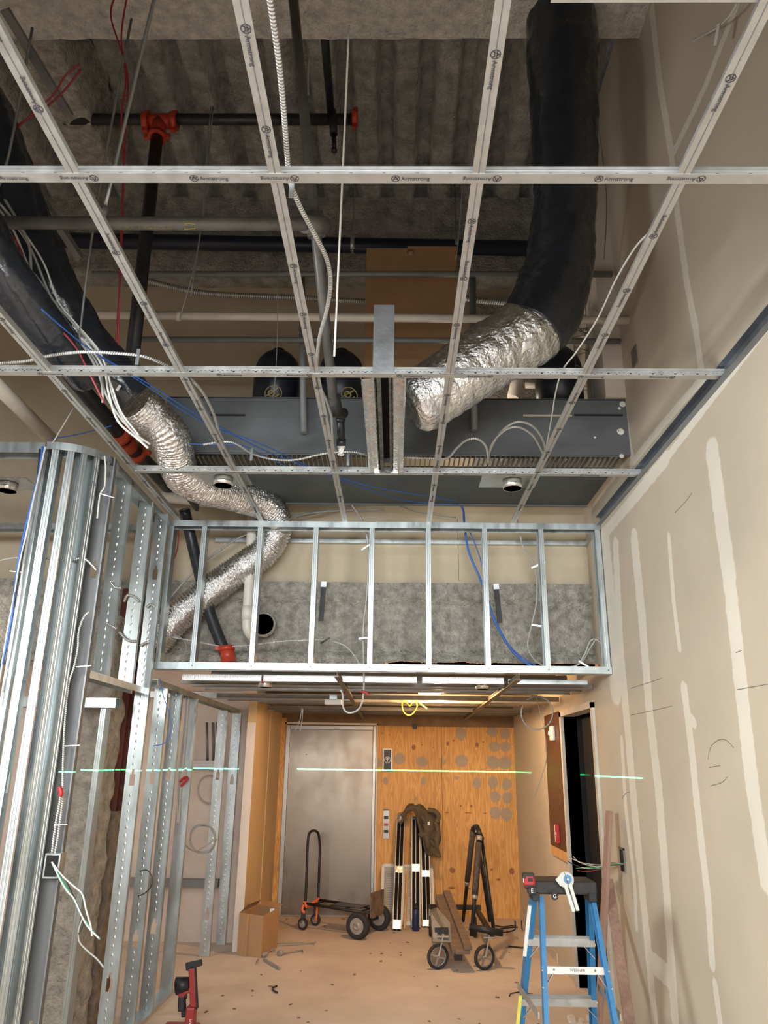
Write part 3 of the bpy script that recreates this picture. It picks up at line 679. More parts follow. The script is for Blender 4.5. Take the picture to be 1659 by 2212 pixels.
lv.box((gx0, 4.462, 3.526), (gx1-.05, 4.468, 3.55)).build('louver', conduit, gb)
MB().box((gx0+.02, 4.47, 3.60), (gx1-.08, 4.68, 3.61)).build('louver_backing', mat('filter_pad', (.20, .19, .16), .9, 0, 0, 1, .5, 14), gb)
for x0, x1, yy in ((455, 530, 897), (1130, 1235, 898), (1240, 1345, 897)):
    MB().box((A(x0, yy, 4.45).x, 4.444, A(x0, yy, 4.45).z-.006), (A(x1, yy, 4.45).x, 4.4505, A(x0, yy, 4.45).z+.006)).build('seam_strip', bulk if x0 == 1130 else black, gb)
for (x, y, a, b_) in ((1345, 873, 8, 5), (1338, 882, 4, 4), (1341, 932, 9, 6), (1343, 985, 6, 4), (1285, 945, 3, 4), (1335, 930, 3, 3)):
    c = A(x, y, 4.449); MB().lathe(c, [(a*.0028, 0), (a*.002, .0015)], (0, -1, 0), 10).build('paint_spot', whitep, gb)
MB().beam((gx0, 4.5, 3.5), (gx0, 5.4, 3.5), .02, .1).build('end_panel', darkbox, gb)
# bright fireproofed wall behind it at the right
struct(rough_box('trim_6', .62, 1.35, 3.9, 5.5, BW-.01, .03, fire, .04, .04))
# horizontal pipes
def hpipe(name, label, pts, r, m_, cat='pipe', n=14, group=None): return tag(MB().tube(pts, r, n).build(name, m_), label, cat, group)
hpipe('gray_conduit', 'upper gray conduit running across above the white pipe', [A(200, 592, 4.36), A(1322, 592, 4.36)], .021, conduit, 'conduit')
hpipe('gray_conduit', 'lower gray conduit running across below the white pipe', [A(300, 733, 4.36), A(1340, 737, 4.36)], .019, conduit, 'conduit')
pv = hpipe('white_pipe', 'long white plastic pipe crossing the whole plenum above the gray enclosure', [A(195, 680, 4.24), A(1362, 692, 4.24)], .027, pvc)
MB().cyl(A(386, 683, 4.24)-V((.015, 0, 0)), A(386, 683, 4.24)+V((.015, 0, 0)), .032).build('coupling', pvc, pv)
hpipe('navy_pipe', 'thick dark navy pipe running across under the fireproofed beam', [A(-60, 516, 5.2), A(1330, 540, 5.2)], .062, mat('navy_pipe_paint', (.008, .012, .03), .4))
for x in (762, 985, 1300):
    c = A(x, 520+x*.012, 5.2); st = thing('pipe_hanger', 'galvanized strap hanger on the navy pipe, %s' % {762: 'left of the cardboard', 985: 'at the right edge of the cardboard', 1300: 'right of the black duct'}[x], 'pipe hanger', (c.x, 5.2, c.z))
    MB().cyl(c-V((.016, 0, 0)), c+V((.016, 0, 0)), .066).build('strap', galvd, st); MB().cyl(c+V((0, 0, .06)), V((c.x, 5.2, DECK-.0)), .005, 8).build('rod', graypipe, st)
for (x, y0, y1, lb) in ((652, 588, 935, 'gray vertical conduit stub hanging left of the white sprinkler head'), (1021, 598, 930, 'gray vertical conduit behind the foil duct')):
    hpipe('conduit_stub', lb, [A(x, y0, 4.40), A(x+4, y1, 4.40)], .022, conduit, 'conduit')
hpipe('marked_pipe', 'gray steel pipe with yellow crayon marks ending at the elbow', [A(-40, 481, 2.9), A(664, 484, 2.9)], .030, graypipe)
mp_ = S.objects.get('marked_pipe')
ym = text_mesh('~  3 - 11 1x1x (1k)', .034); ym.materials.append(yellowink)
o = bpy.data.objects.new('crayon_marks', ym); COL.objects.link(o); o.parent = mp_
p = A(252, 491, 2.868); o.location = p; o.rotation_euler = (math.radians(62), 0, 0)
ring = MB().tube([A(x, y, 2.866) for x, y in ((398, 484), (410, 482), (421, 485), (421, 494), (398, 495), (397, 485))], .0015, 5).build('crayon_ring', yellowink); ring.parent = mp_
# elbow and gray pipe going up and down to the sprinkler
el = thing('sprinkler_drop', 'gray steel pipe drop with elbow and a white sprinkler head at its end', 'sprinkler pipe', A(680, 490, 2.95))
P0, P1, P2, P3 = A(630, -40, 2.86), A(679, 470, 2.98), A(722, 880, 3.70), A(737, 975, 3.98)
MB().tube([P0, P1, A(682, 500, 3.0), P2], .026, 14).build('pipe', graypipe, el)
MB().cyl(A(657, 484, 2.9), A(700, 486, 2.98), .042).cyl(A(677, 458, 2.97), A(684, 512, 3.02), .044).build('elbow_fitting', graypipe, el)
MB().cyl(A(719, 855, 3.66), A(727, 895, 3.74), .037).cyl(A(722, 890, 3.72), A(742, 893, 3.82), .03).build('reducer', mat('dark_iron', (.04, .038, .036), .6, .3, .3, 60, .3, 20), el)
MB().cyl(A(735, 893, 3.82), A(737, 958, 3.96), .022).cyl(A(735, 900, 3.83), A(735.5, 910, 3.85), .026).cyl(A(737, 948, 3.945), A(737, 962, 3.965), .027).build('nipple', blackpipe, el)
c = A(737, 968, 3.97)
MB().lathe(c+V((0, 0, .012)), [(.024, 0), (.024, -.01), (.010, -.014), (.010, -.03), (.003, -.03), (.003, -.048), (.018, -.05), (.018, -.053)], n=16).beam(c+V((-.014, 0, -.005)), c+V((-.002, 0, -.04)), .005, .005).beam(c+V((.014, 0, -.005)), c+V((.002, 0, -.04)), .005, .005).build('sprinkler_head', whitep, el)
# sprinkler line with red tee
sl = thing('sprinkler_branch', 'black sprinkler branch pipe with a red grooved tee high under the deck', 'sprinkler pipe', A(345, 262, 4.25))
MB().tube([A(138, 258, 4.25), A(768, 258, 4.25)], .040, 16).build('pipe', blackpipe, sl)
c = A(346, 262, 4.25)
MB().cyl(c+V((-.10, 0, 0)), c+V((.10, 0, 0)), .052).cyl(c, c+V((0, -.02, -.16)), .052).build('tee_body', red, sl)
for dx in (-.10, .10):
    k = MB().cyl(c+V((dx-.022, 0, 0)), c+V((dx+.022, 0, 0)), .064)
    for s in (-1, 1): k.obox(c+V((dx, 0, s*.072)), (.02, 0, 0), (0, .012, 0), (0, 0, .02))
    k.build('coupling', red, sl)
k = MB().cyl(c+V((0, -.015, -.135)), c+V((0, -.018, -.17)), .064)
for s in (-1, 1): k.obox(c+V((s*.072, -.015, -.152)), (.02, 0, 0), (0, .012, 0), (0, 0, .018))
k.build('coupling', red, sl)
c2 = A(767, 255, 4.25); MB().cyl(c2-V((.02, 0, 0)), c2+V((.02, 0, 0)), .058).obox(c2+V((0, 0, .07)), (.015, 0, 0), (0, .012, 0), (0, 0, .02)).obox(c2-V((0, 0, .07)), (.015, 0, 0), (0, .012, 0), (0, 0, .02)).build('end_cap', red, sl)
MB().tube([c+V((0, -.018, -.16)), A(283, 800, 4.1)], .043, 16).build('drop_pipe', blackpipe, sl)
zc_ = A(716, 250, 4.2).z
MB().tube([AZ(690, -60, zc_), A(715, 245, 4.24)], .028, 12).build('arm_pipe', blackpipe, sl)
MB().cyl(A(718, 240, 4.22), A(721, 290, 4.22), .028).cyl(A(721, 288, 4.22), A(722, 325, 4.22), .016).lathe(A(722, 320, 4.22), [(.01, 0), (.022, -.01), (.02, -.03), (.006, -.035)], n=12).build('outlet_elbow', blackpipe, sl)
for p in (A(695, 38, 3.55),): MB().cyl(p+V((0, -.015, 0)), p+V((0, .015, 0)), .033).build('clamp', graypipe, sl)
# sprinkler main down the left side
sm_ = thing('sprinkler_main', 'long black sprinkler main on the left joined by orange-red grooved couplings', 'sprinkler pipe', AZ(265, 945, 3.72))
a0 = AZ(-60, 570, 3.72); a1 = AZ(395, 1085, 3.66)
MB().tube([a0, AZ(265, 945, 3.70), a1], .052, 16).build('main_pipe', blackpipe, sm_)
MB().tube([A(398, 1100, 5.36), A(412, 1160, 5.46), A(430, 1235, 5.47), A(455, 1330, 5.47), A(492, 1425, 5.46)], .042, 14, spline=4).build('drop_pipe', blackpipe, sm_)
dm = (a1-a0).normalized()
for (x, y, r, ln) in ((258, 938, .074, .05), (272, 958, .066, .10), (292, 978, .074, .045), (388, 1082, .068, .05)):
    c = AZ(x, y, 3.69); k = MB().cyl(c-dm*ln/2, c+dm*ln/2, r)
    sd = dm.cross(V((0, 0, 1))).normalized()
    if ln < .09:
        for s in (-1, 1): k.obox(c+sd*s*(r+.012), dm*.018, sd*.022, V((0, 0, .013)))
    k.build('coupling', red if y > 1000 else mat('orange_red_paint', (.62, .085, .03), .45, 0, .15, 60, .2, 18), sm_)
c = A(490, 1415, 5.46); k = MB().cyl(c+V((-.01, 0, .05)), c+V((.02, 0, -.05)), .052).cyl(c+V((-.01, 0, .06)), c+V((-.005, 0, .03)), .062); k.obox(c+V((-.05, -.02, .045)), (.03, 0, 0), (0, .02, 0), (0, 0, .014)); k.build('coupling', red, sm_)
hpipe('beige_pipe', 'thick beige pipe slanting down at the far left above the side track', [AZ(-60, 780, 3.70), AZ(110, 948, 3.68)], .044, pvc)
hpipe('beige_pipe', 'white plastic drain pipe lying across left behind the foil flex duct', [A(350, 1072, 5.5), A(545, 1094, 5.5)], .045, pvc)
dp = thing('drain_pipe', 'white plastic drain pipe dropping behind the header and turning into the wall hole', 'drain pipe', A(543, 1130, 5.46))
MB().tube([A(545, 1085, 5.46), A(541, 1220, 5.46), A(534, 1330, 5.46), A(536, 1362, 5.47), A(548, 1378, 5.56)], .038, 16, spline=5).build('pipe', pvc, dp)
MB().cyl(A(535, 1310, 5.46), A(534, 1340, 5.46), .043).build('elbow_socket', pvc, dp)
# ---- ducts
def wrinkle(base, amp, k1, k2, seed):
    return lambda L, t: (lambda a: base(t)*(1+amp*noise.noise(V((math.cos(a)*k2, math.sin(a)*k2, L*k1+seed)))+amp*.5*noise.noise(V((math.cos(a)*k2*2.5, math.sin(a)*k2*2.5, L*k1*3+seed)))))
bd = thing('black_duct', 'fat round duct wrapped in glossy black jacket bending down on the right', 'duct', AD(1214, 100, 4.6))
MB().tube([AD(1206, -140, 4.65), AD(1210, 0, 4.62), AD(1214, 150, 4.58), AD(1219, 300, 4.52), AD(1220, 420, 4.46), AD(1214, 520, 4.40), AD(1202, 600, 4.34), AD(1178, 668, 4.27), AD(1143, 718, 4.22)], 0, 48, spline=14,
    rf=wrinkle(lambda t: .196+.012*math.sin(t*9)-.0*t, .075, 5.5, 1.6, 2)).build('jacket', blackduct, bd)
fd = thing('foil_duct', 'shiny foil duct running from the black duct down to the slot diffuser', 'duct', AD(1143, 716, 4.22))
MB().tube([AD(1165, 692, 4.25), AD(1135, 722, 4.21), AD(1070, 762, 4.16), AD(1000, 806, 4.10), AD(935, 850, 4.06), AD(882, 878, 4.04)], 0, 56, spline=16,
    rf=wrinkle(lambda t: (.197-.03*t)*(1 if t < .93 else 1-(t-.93)*3.0)*(1+.012*math.sin(t*95)), .05, 12, 2.6, 9)).build('jacket', foil, fd)
# tape patch on the joint, lying on the jackets
def patch(cpx, ax, ay, d, parent, m_, lift=.2, name='tape_patch'):
    """bent square laid round the duct surface facing the room"""
    vs = []; n = 8
    for i in range(n+1):
        for j in range(n+1):
            u = i/n-.5; v = j/n-.5; x = cpx[0]+ax[0]*u+ay[0]*v; y = cpx[1]+ax[1]*u+ay[1]*v
            vs.append(AD(x, y, d+lift*(u*u+v*v)*.12))
    return MB().add(vs, [(i*(n+1)+j, (i+1)*(n+1)+j, (i+1)*(n+1)+j+1, i*(n+1)+j+1) for i in range(n) for j in range(n)], True).build(name, m_, parent)
patch((1133, 737), (34, -30), (22, 26), 4.005, bd, foilflat)
sd = thing('slot_diffuser', 'open slot diffuser box with foil wrapped flanges hanging in the grid', 'slot diffuser', (AZ(836, 1000, HZ).x, 3.07, HZ))
xs = AZ(828, 815, HZ).x; xf = AZ(834, 1020, HZ).x; ya, yb = 3.085, 4.262
def sx(y): return xs+(xf-xs)*(y-ya)/(yb-ya)
h = .36
plen = mat('gray_plenum_steel', (.33, .35, .36), .45, .7, .1, 50, .12, 8)
MB().box((xs-.048, ya-.03, HZ+.0), (xs+.048, ya-.028, HZ+h)).box((xs-.048, ya-.03, HZ+h), (xs+.048, ya, HZ+h+.003)).build('end_panel', plen, sd)
MB().beam((xs-.046, ya-.028, HZ+.2), (xf-.046, yb, HZ+.2), .003, h-.08).beam((xs+.046, ya-.028, HZ+.2), (xf+.046, yb, HZ+.2), .003, h-.08).beam((xs, ya-.028, HZ+h), (xf, yb, HZ+h), .094, .003).beam((xf-.046, yb, HZ+.2), (xf+.046, yb, HZ+.2), .003, h-.08).build('side_panel', plen, sd)
MB().beam((xs-.022, ya, HZ+.05), (xf-.022, yb-.01, HZ+.05), .02, .10).beam((xs+.030, ya, HZ+.05), (xf+.030, yb-.01, HZ+.05), .012, .10).build('liner', mat('dirty_liner', (.09, .085, .07), .95, 0, .8, 60, .5, 20), sd)
MB().beam((xs+.004, ya, HZ+.09), (xf+.004, yb, HZ+.09), .035, .002).build('slot_void', voidm, sd)
for s in (-1, 1):
    b = MB(); vs = []
    nn = 18
    for i in range(nn+1):
        y = ya+(yb-ya)*i/nn; wv = .004*math.sin(i*1.9+s)
        for (dx, dz) in ((.034, .10), (.036, .012), (.050, -.004), (.096, -.008+wv), (.104, .004+wv), (.104, .02+wv)): vs.append((sx(y)+s*dx, y, HZ+dz))
    b.add(vs, [(i*6+k, (i+1)*6+k, (i+1)*6+k+1, i*6+k+1) for i in range(nn) for k in range(5)], True).build('flange', foilflat, sd)
MB().box((xf-.07, yb-.01, HZ-.012), (xf+.07, yb+.02, HZ+.008)).build('end_cap', foilflat, sd)
# foil flex duct on the left
def ridged(r0): return lambda L, t: (lambda a: r0*(1+.05*math.sin(L*2*PI/.022)+.07*noise.noise(V((math.cos(a)*2, math.sin(a)*2, L*9)))+.05*noise.noise(V((math.cos(a)*5, math.sin(a)*5, L*25)))))
fx = thing('flex_duct', 'crinkled silver flexible duct snaking from the left ducts down behind the header', 'flexible duct', AZ(300, 885, 3.6))
pts = [A(292, 868, 3.92), A(325, 895, 4.02), A(362, 935, 4.12), A(378, 980, 4.30), A(392, 1022, 4.48), A(432, 1050, 4.72), A(500, 1068, 5.0), A(560, 1085, 5.22), A(592, 1112, 5.38), A(596, 1150, 5.46), A(570, 1192, 5.47), A(515, 1232, 5.47), A(455, 1275, 5.47), A(400, 1318, 5.47), A(355, 1362, 5.48), A(330, 1392, 5.48)]
MB().tube(pts, 0, 36, spline=14, step=.0052, rf=ridged(.112)).build('flex_hose', foil, fx)
fx2 = thing('black_duct', 'black jacketed duct at the far left feeding the silver flexible duct', 'duct', AZ(160, 700, 3.9))
MB().tube([AD(-160, 60, 4.0), AD(-40, 220, 3.95), AD(5, 340, 3.9), AD(35, 440, 3.9), AD(70, 540, 3.92), AD(105, 620, 3.95), AD(160, 710, 4.0), AD(225, 790, 4.06), AD(290, 862, 4.12)], 0, 30, spline=8, rf=wrinkle(lambda t: .115+.03*math.sin(t*3.1), .10, 6, 1.6, 5)).build('jacket', blackduct, fx2)
MB().obox(AD(256, 838, 3.94), Rt*.010+Up*.014, (Rt*-.006+Up*.004), Fw*.001).build('sticker', sticker, fx2)
fx3 = thing('black_duct', 'large glossy black duct at the left edge below the cable bundle', 'duct', AD(20, 600, 3.3))
MB().tube([AD(-420, 60, 3.2), AD(-220, 290, 3.25), AD(-60, 480, 3.3), AD(-10, 560, 3.35), AD(60, 660, 3.45), AD(130, 745, 3.6), AD(190, 815, 3.8)], 0, 30, spline=8, rf=wrinkle(lambda t: .13-.04*t, .05, 6, 1.6, 15)).build('jacket', blackduct, fx3)
# cardboard leaning up there
cb = thing('cardboard_sheet', 'tall folded cardboard box standing on the gray enclosure behind the slot diffuser', 'cardboard box', (A(890, 700, 4.85).x, 4.85, 3.93))
q0, q1 = A(792, 536, 4.78), A(986, 533, 4.78)
MB().box((q0.x, 4.78, 3.93), (q1.x, 5.0, q0.z)).build('body', cardb, cb)
MB().box((A(880, 533, 4.775).x, 4.772, q0.z-.012), (q1.x, 4.79, q0.z+.012)).build('flap', cardb, cb)
MB().lathe(A(887, 545, 4.778), [(.028, 0), (.001, .0012)], (0, -1, 0), 14).build('tape_spot', mat('packing_tape', (.5, .33, .19), .4), cb)
# dark round tanks
tk = thing('round_tank', 'dark domed tank with a yellow round emblem on the enclosure, left of two', 'tank', (0, 0, 0))
R_ = .165
TH = A(600, 755, 4.83).z-3.925-.03
MB().lathe((0, 0, 0), [(R_, 0), (R_, TH-.19), (R_*.97, TH-.14), (R_*.86, TH-.08), (R_*.62, TH-.03), (R_*.35, TH-.01), (.05, TH)], n=32).build('body', mat('dark_blue_black', (.012, .015, .024), .35, 0, .1, 20, .2, 8), tk)
MB().lathe((0, 0, TH-.005), [(.03, 0), (.045, .005), (.045, .025), (.02, .035)], n=20).build('cap', black, tk)
mb_ = MB(); cst = V((.01, -R_-.004, A(603, 850, 4.66).z-3.925))
mb_.torus(cst, (0, -1, 0), .058, .004, 28, 6).torus(cst+V((-.012, 0, .0)), (0, -1, 0), .022, .006, 18, 6).beam(cst+V((-.045, 0, -.02)), cst+V((.03, 0, .04)), .002, .010).beam(cst+V((-.01, 0, -.05)), cst+V((.04, 0, -.005)), .002, .010).build('emblem', mat('emblem_yellow', (.5, .40, .16), .5), tk)
tk.location = (A(600, 800, 4.83).x, 4.83, 3.926)
tk2 = dup(tk, (A(737, 800, 4.83).x, 4.83, 3.926), .4, 'dark domed tank half hidden behind the sprinkler drop pipe')
tk3 = dup(tk, (1.13, 4.76, 3.926), 2.4, 'dark domed tank beside the right wall return')
for o_ in (tk, tk2, tk3): o_['group'] = 'dark tanks on the enclosure'
rg = MB()   # wire ladder reinforcement beside the return
for k in range(18):
    z_ = 3.95+k*.07; rg.beam((1.20, 4.55, z_), (1.30, 4.55, z_+(.035 if k % 2 else -.035)), .003, .003)
rg.beam((1.20, 4.55, 3.9), (1.20, 4.55, 5.2), .004, .004).beam((1.30, 4.55, 3.9), (1.30, 4.55, 5.2), .004, .004)
tag(rg.build('wire_ladder', graypipe), 'thin welded wire ladder hanging beside the right wall return', 'wire ladder')
hpipe('white_pipe', 'short white plastic stack behind the foil duct at the lit fireproofing', [A(1108, 860, 5.1), A(1128, 775, 5.1)], .045, pvc)
hpipe('white_pipe', 'short level white pipe left of the right-hand dark tank', [A(1135, 832, 5.2), A(1205, 834, 5.2)], .025, pvc)
# recessed light frames on the grid
for (x, y, lb) in ((483, 1036, 'left'), (1107, 1042, 'right'), (18, 1048, 'far left')):
    c = AZ(x, y, 3.36); lf = thing('recessed_light', 'galvanized recessed light frame with a round collar, %s of the three' % lb, 'light fixture frame', (c.x, c.y, 3.36), 'recessed light frames')
    MB().box((c.x-.20, c.y-.10, 3.372), (c.x+.16, c.y+.13, 3.376)).build('plate', galvd, lf)
    MB().lathe((c.x, c.y, 3.318), [(.060, .0), (.062, .05), (.058, .05), (.056, 0)], n=28).build('collar', foilflat, lf)
    MB().lathe((c.x, c.y, 3.352), [(.001, 0), (.055, 0), (.055, .002)], n=20).build('can_interior', darkbox, lf)
    MB().box((c.x-.05, c.y-.035, 3.345), (c.x-.02, c.y-.02, 3.352)).build('red_tag', redp, lf)
# ---- cables above the grid
def Zp(l, z): return [AZ(x, y, z+dz[0] if dz else z) for x, y, *dz in l]
wire('armored_cable', 'thick white armored cable hanging from the top of the frame beside the middle runner', Zp([(578, -30), (592, 60), (603, 140), (612, 230), (620, 330), (627, 392), (650, 450), (682, 510), (706, 560), (714, 610), (706, 670), (690, 730), (684, 790)], 3.42), .0085, mc, 10)
wire('armored_cable', 'white armored cable continuing below the second cross tee beside the runner', Zp([(684, 790), (690, 830), (705, 865), (716, 900), (718, 935), (722, 975)], 3.41), .007, mc, 8)
wire('armored_cable', 'white armored cable arching over the left grid from the photo edge', Zp([(-30, 786), (50, 781), (110, 768), (180, 760), (250, 763), (310, 770), (360, 790), (410, 818), (440, 850), (462, 895), (472, 930), (482, 950)], 3.40), .0075, mc, 8)
wire('armored_cable', 'white armored cable lying across the louvers from the flex duct to the diffuser', Zp([(440, 960), (500, 955), (545, 980), (590, 992), (640, 993), (700, 980), (760, 976), (800, 985)], 3.42), .007, mc, 8)
wire('armored_cable', 'white armored cable lying right of the diffuser and rising in two humps', Zp([(868, 988), (930, 990), (965, 990), (985, 970), (1005, 952), (1030, 948), (1050, 965), (1055, 1000)], 3.42), .007, mc, 8)
wire('armored_cable', 'larger looped white cable arching to the right-hand runner', Zp([(1056, 1000), (1058, 975), (1080, 935), (1115, 912), (1150, 920), (1172, 950), (1178, 985), (1172, 1010)], 3.44), .0065, mc, 8)
wire('armored_cable', 'inner looped white cable just under the larger arch', Zp([(1052, 1000), (1062, 960), (1090, 930), (1120, 923), (1150, 940), (1168, 970), (1176, 990)], 3.43), .006, mc, 8)
wire('armored_cable', 'white cable climbing beside the right-hand runner', Zp([(1172, 1000), (1183, 950), (1192, 900), (1200, 850), (1215, 800), (1245, 760), (1290, 690), (1330, 605), (1372, 535), (1408, 497)], 3.40), .0036, whitewire, 8)
wire('flexible_conduit', 'ribbed flexible conduit crossing left of the cardboard', [A(x, y, 5.0) for x, y in ((318, 606), (380, 622), (450, 634), (560, 640), (640, 643), (720, 648), (800, 652))], .022, flexc, 12, cat='conduit')
wire('flexible_conduit', 'ribbed flexible conduit crossing right of the cardboard', [A(x, y, 5.0) for x, y in ((985, 640), (1040, 650), (1110, 655), (1180, 660))], .024, flexc, 12, cat='conduit')
wire('armored_cable', 'coiled flexible cable near the right wall above the dark tank', [A(x, y, 4.7) for x, y in ((1225, 700), (1250, 712), (1285, 705), (1268, 690), (1240, 695), (1262, 722), (1290, 715))], .011, flexc, 10)
blu = [([(90, 668), (150, 720), (205, 762), (262, 795), (330, 835), (400, 880), (480, 925), (560, 968), (640, 1000), (700, 1020), (800, 1050), (900, 1068), (985, 1082)], 'long blue data cable running diagonally from the bundle to the header'),
       ([(215, 770), (300, 822), (395, 886), (470, 926), (540, 950), (620, 985), (690, 1018), (780, 1052), (880, 1082), (990, 1090)], 'second blue data cable beside the long diagonal one'),
       ([(110, 948), (170, 938), (240, 920)], 'short blue cable near the top of the rounded corner'),
       ([(330, 945), (390, 957), (450, 960), (520, 962), (570, 985), (620, 1008)], 'blue cable passing in front of the flex duct')]
for l, lb in blu: wire('data_cable', lb, Zp(l, 3.47), .0034, bluewire)
for k, (l, m_, r) in enumerate([([(-20, 430), (25, 490), (55, 560), (85, 640), (140, 700), (190, 745), (225, 800), (235, 850), (255, 910), (300, 950), (320, 968)], whitewire, .006), ([(-20, 455), (20, 500), (48, 560), (95, 620), (120, 680), (175, 735), (212, 790), (228, 850), (262, 905), (310, 955)], graywire, .006),
                               ([(-15, 420), (40, 495), (70, 545), (110, 640), (150, 690), (205, 750), (232, 800), (245, 860), (280, 925), (325, 960)], graywire, .006), ([(0, 440), (50, 500), (95, 570), (125, 650), (165, 700), (215, 760), (240, 830), (262, 890), (300, 940)], whitewire, .005),
                               ([(10, 430), (60, 520), (70, 600), (100, 660), (150, 715), (185, 755), (218, 820), (222, 870)], graywire, .007)]):
    wire('cable', 'loose %s cable of the bundle sagging down the left side' % ('white' if m_ is whitewire else 'gray'), [AD(x, y, 3.55+.12*i/10) for i, (x, y) in enumerate(l)], r, m_, group='%s cables of the left bundle' % ('white' if m_ is whitewire else 'gray'))
reds = [([(0, 480), (40, 530), (65, 600), (95, 670), (160, 745), (190, 800), (225, 870)], 'red wire following the cable bundle down the left', 3.5), ([(172, 138), (140, 165), (115, 205), (60, 255), (0, 320)], 'red wires bunched at the upper left corner', 3.9), ([(175, 150), (120, 215), (40, 270), (-10, 300)], 'thin red wire under the bunched ones', 3.95),
        ([(275, -10), (262, 80), (272, 170), (262, 260), (268, 380), (262, 480), (258, 620), (256, 745)], 'red wire hanging long behind the left runner', 4.0), ([(250, -10), (240, 40), (275, 160), (270, 300), (265, 420), (262, 560), (250, 740)], 'second red wire hanging beside the long one', 4.05)]
for l, lb, d in reds: wire('red_wire', lb, [AD(x, y, d) for x, y in l], .005, redwire)
# hanger rods and wires
rods = [((338, -20), (316, 70), (222, 470), 3.3, .0085, galv, 'bright hanger rod reaching the marked pipe with a clamp'), ((284, 40), (205, 470), (168, 760), 3.6, .006, graypipe, 'gray rod hanging behind the bright hanger rod'),
        ((754, 55), (740, 380), (722, 770), 3.1, .0045, whitep, 'thin white rod hanging in front of the sprinkler drop'), ((669, 125), (666, 160), (666, 205), 4.5, .006, graywire, 'short rod under the deck near the red capped pipe'),
        ((455, 230), (430, 520), (388, 690), 3.9, .0035, graypipe, 'thin hanger wire left of the middle runner'), ((460, 230), (440, 450), (412, 640), 4.0, .0045, graypipe, 'second thin hanger wire left of the middle runner'),
        ((770, 270), (765, 480), (762, 545), 4.6, .003, graypipe, 'thin wire dropping to the navy pipe hanger'), ((600, 560), (598, 760), (590, 860), 4.2, .002, graypipe, 'fine wire crossing the left dark tank'), ((1000, 380), (992, 500), (985, 560), 4.0, .0025, graypipe, 'fine hanger wire left of the black duct'),
        ((70, 60), (20, 330), (-10, 420), 3.4, .006, graypipe, 'gray rod at the upper left corner'), ((160, 880), (130, 930), (112, 960), 4.0, .004, graywire, 'gray wire above the rounded corner'), ((1290, 250), (1310, 420), (1305, 560), 4.4, .003, graypipe, 'fine wire beside the right side of the black duct')]
for a, b_, c, d, r, m_, lb in rods:
    o = wire('hanger_rod', lb, [AD(*a, d), AD(*b_, d), AD(*c, d)], r, m_, 6, 4, cat='hanger rod')
cl_ = MB().cyl(AD(228, 445, 3.28), AD(218, 468, 3.28), .018).build('clamp', graypipe); cl_.parent = S.objects['hanger_rod']
brace = tag(MB().beam(AD(10, 20, 3.9), AD(150, 250, 4.3), .05, .02).build('angle_brace', graypipe), 'gray steel brace slanting at the upper left corner', 'brace')
tag(MB().beam(AD(95, 440, 4.7), AD(175, 560, 4.8), .06, .03).build('angle_brace', graypipe), 'short gray brace slanting behind the marked pipe', 'brace')
# cable with tag at upper right, by the drywall
ct_ = thing('tagged_cable', 'white cable end with a white paper tag at the upper right drywall', 'cable', AD(1550, 60, 2.9))
MB().tube([AX(x, y, 1.40) for x, y in ((1592, 8), (1575, 35), (1545, 62), (1515, 78), (1495, 90))], .005, 6, spline=6).build('cable', whitewire, ct_)
c = AX(1548, 75, 1.39); MB().obox(c, (0, .028, -.030), (0, .012, .011), (.0006, 0, 0)).build('tag', sticker, ct_)
fxr = tag(MB().box((A(1320, 4, 1.6).x, 1.30, 3.50), (WX-.01, 1.36, 3.53)).build('light_housing_edge', whitep), 'edge of a white light housing at the very top right', 'light fixture')
# clips
for (x, y, z_, lb) in ((297, 775, 3.38, 'small galvanized clip hanging the white arched cable'), (630, 410, 3.38, 'small clip on the armored cable below the first cross tee'), (543, 985, 3.38, 'perforated strap left of the sprinkler head'), (752, 995, 3.38, 'perforated strap right of the sprinkler head')):
    c = AZ(x, y, z_); tag(MB().box((c.x-.008, c.y-.002, c.z-.03), (c.x+.008, c.y+.002, c.z+.05)).build('cable_clip', galvd), lb, 'clip')
# ================================================================ LOBBY
LZ = 2.20
brt = mat('white_fluted_track', (.80, .80, .78), .35, .35, .5, 120, .1, 20, dist=.004)
dkt = mat('dull_steel_tee', (.30, .28, .25), .5, .5, .2, 60, .2, 10, dist=.002)
lt = thing('lobby_grid_rail', 'white perforated grid rail just under the header, in three lengths', 'ceiling rail', (0, 5.52, LZ+.02))
for x0, x1 in ((395, 565), (570, 900), (912, 1088)):
    p, q = A(x0, 1468, 5.52), A(x1, 1476, 5.52)
    MB().box((p.x, 5.50, LZ+.012), (q.x, 5.54, LZ+.014)).box((p.x, 5.498, LZ+.012), (q.x, 5.50, LZ+.055)).build('rail_length', brt, lt)
p = A(1098, 1480, 5.56)
tag(MB().box((p.x, 5.55, LZ+.02), (WX-.1, 5.60, LZ+.05)).build('lobby_grid_rail', galvd), 'duller perforated rail length continuing to the right wall', 'ceiling rail')
ly = [5.78, 6.12, 6.52, 6.98, 7.45, 7.95, 8.45, 8.95, 9.4]
pl_ = ['first', 'second', 'third', 'fourth', 'fifth', 'sixth', 'seventh', 'eighth', 'ninth']
for k, y in enumerate(ly):
    zz_ = LZ+.012+.012*(k % 3); x0 = -1.60 if k < 5 else -1.38
    tag(MB().prism(teeprof, (x0, y, zz_), (WX-.01, y, zz_)).build('lobby_cross_tee', dkt), 'old brown-stained cross tee of the lobby ceiling, %s behind the header' % pl_[k], 'ceiling grid tee', 'lobby cross tees')
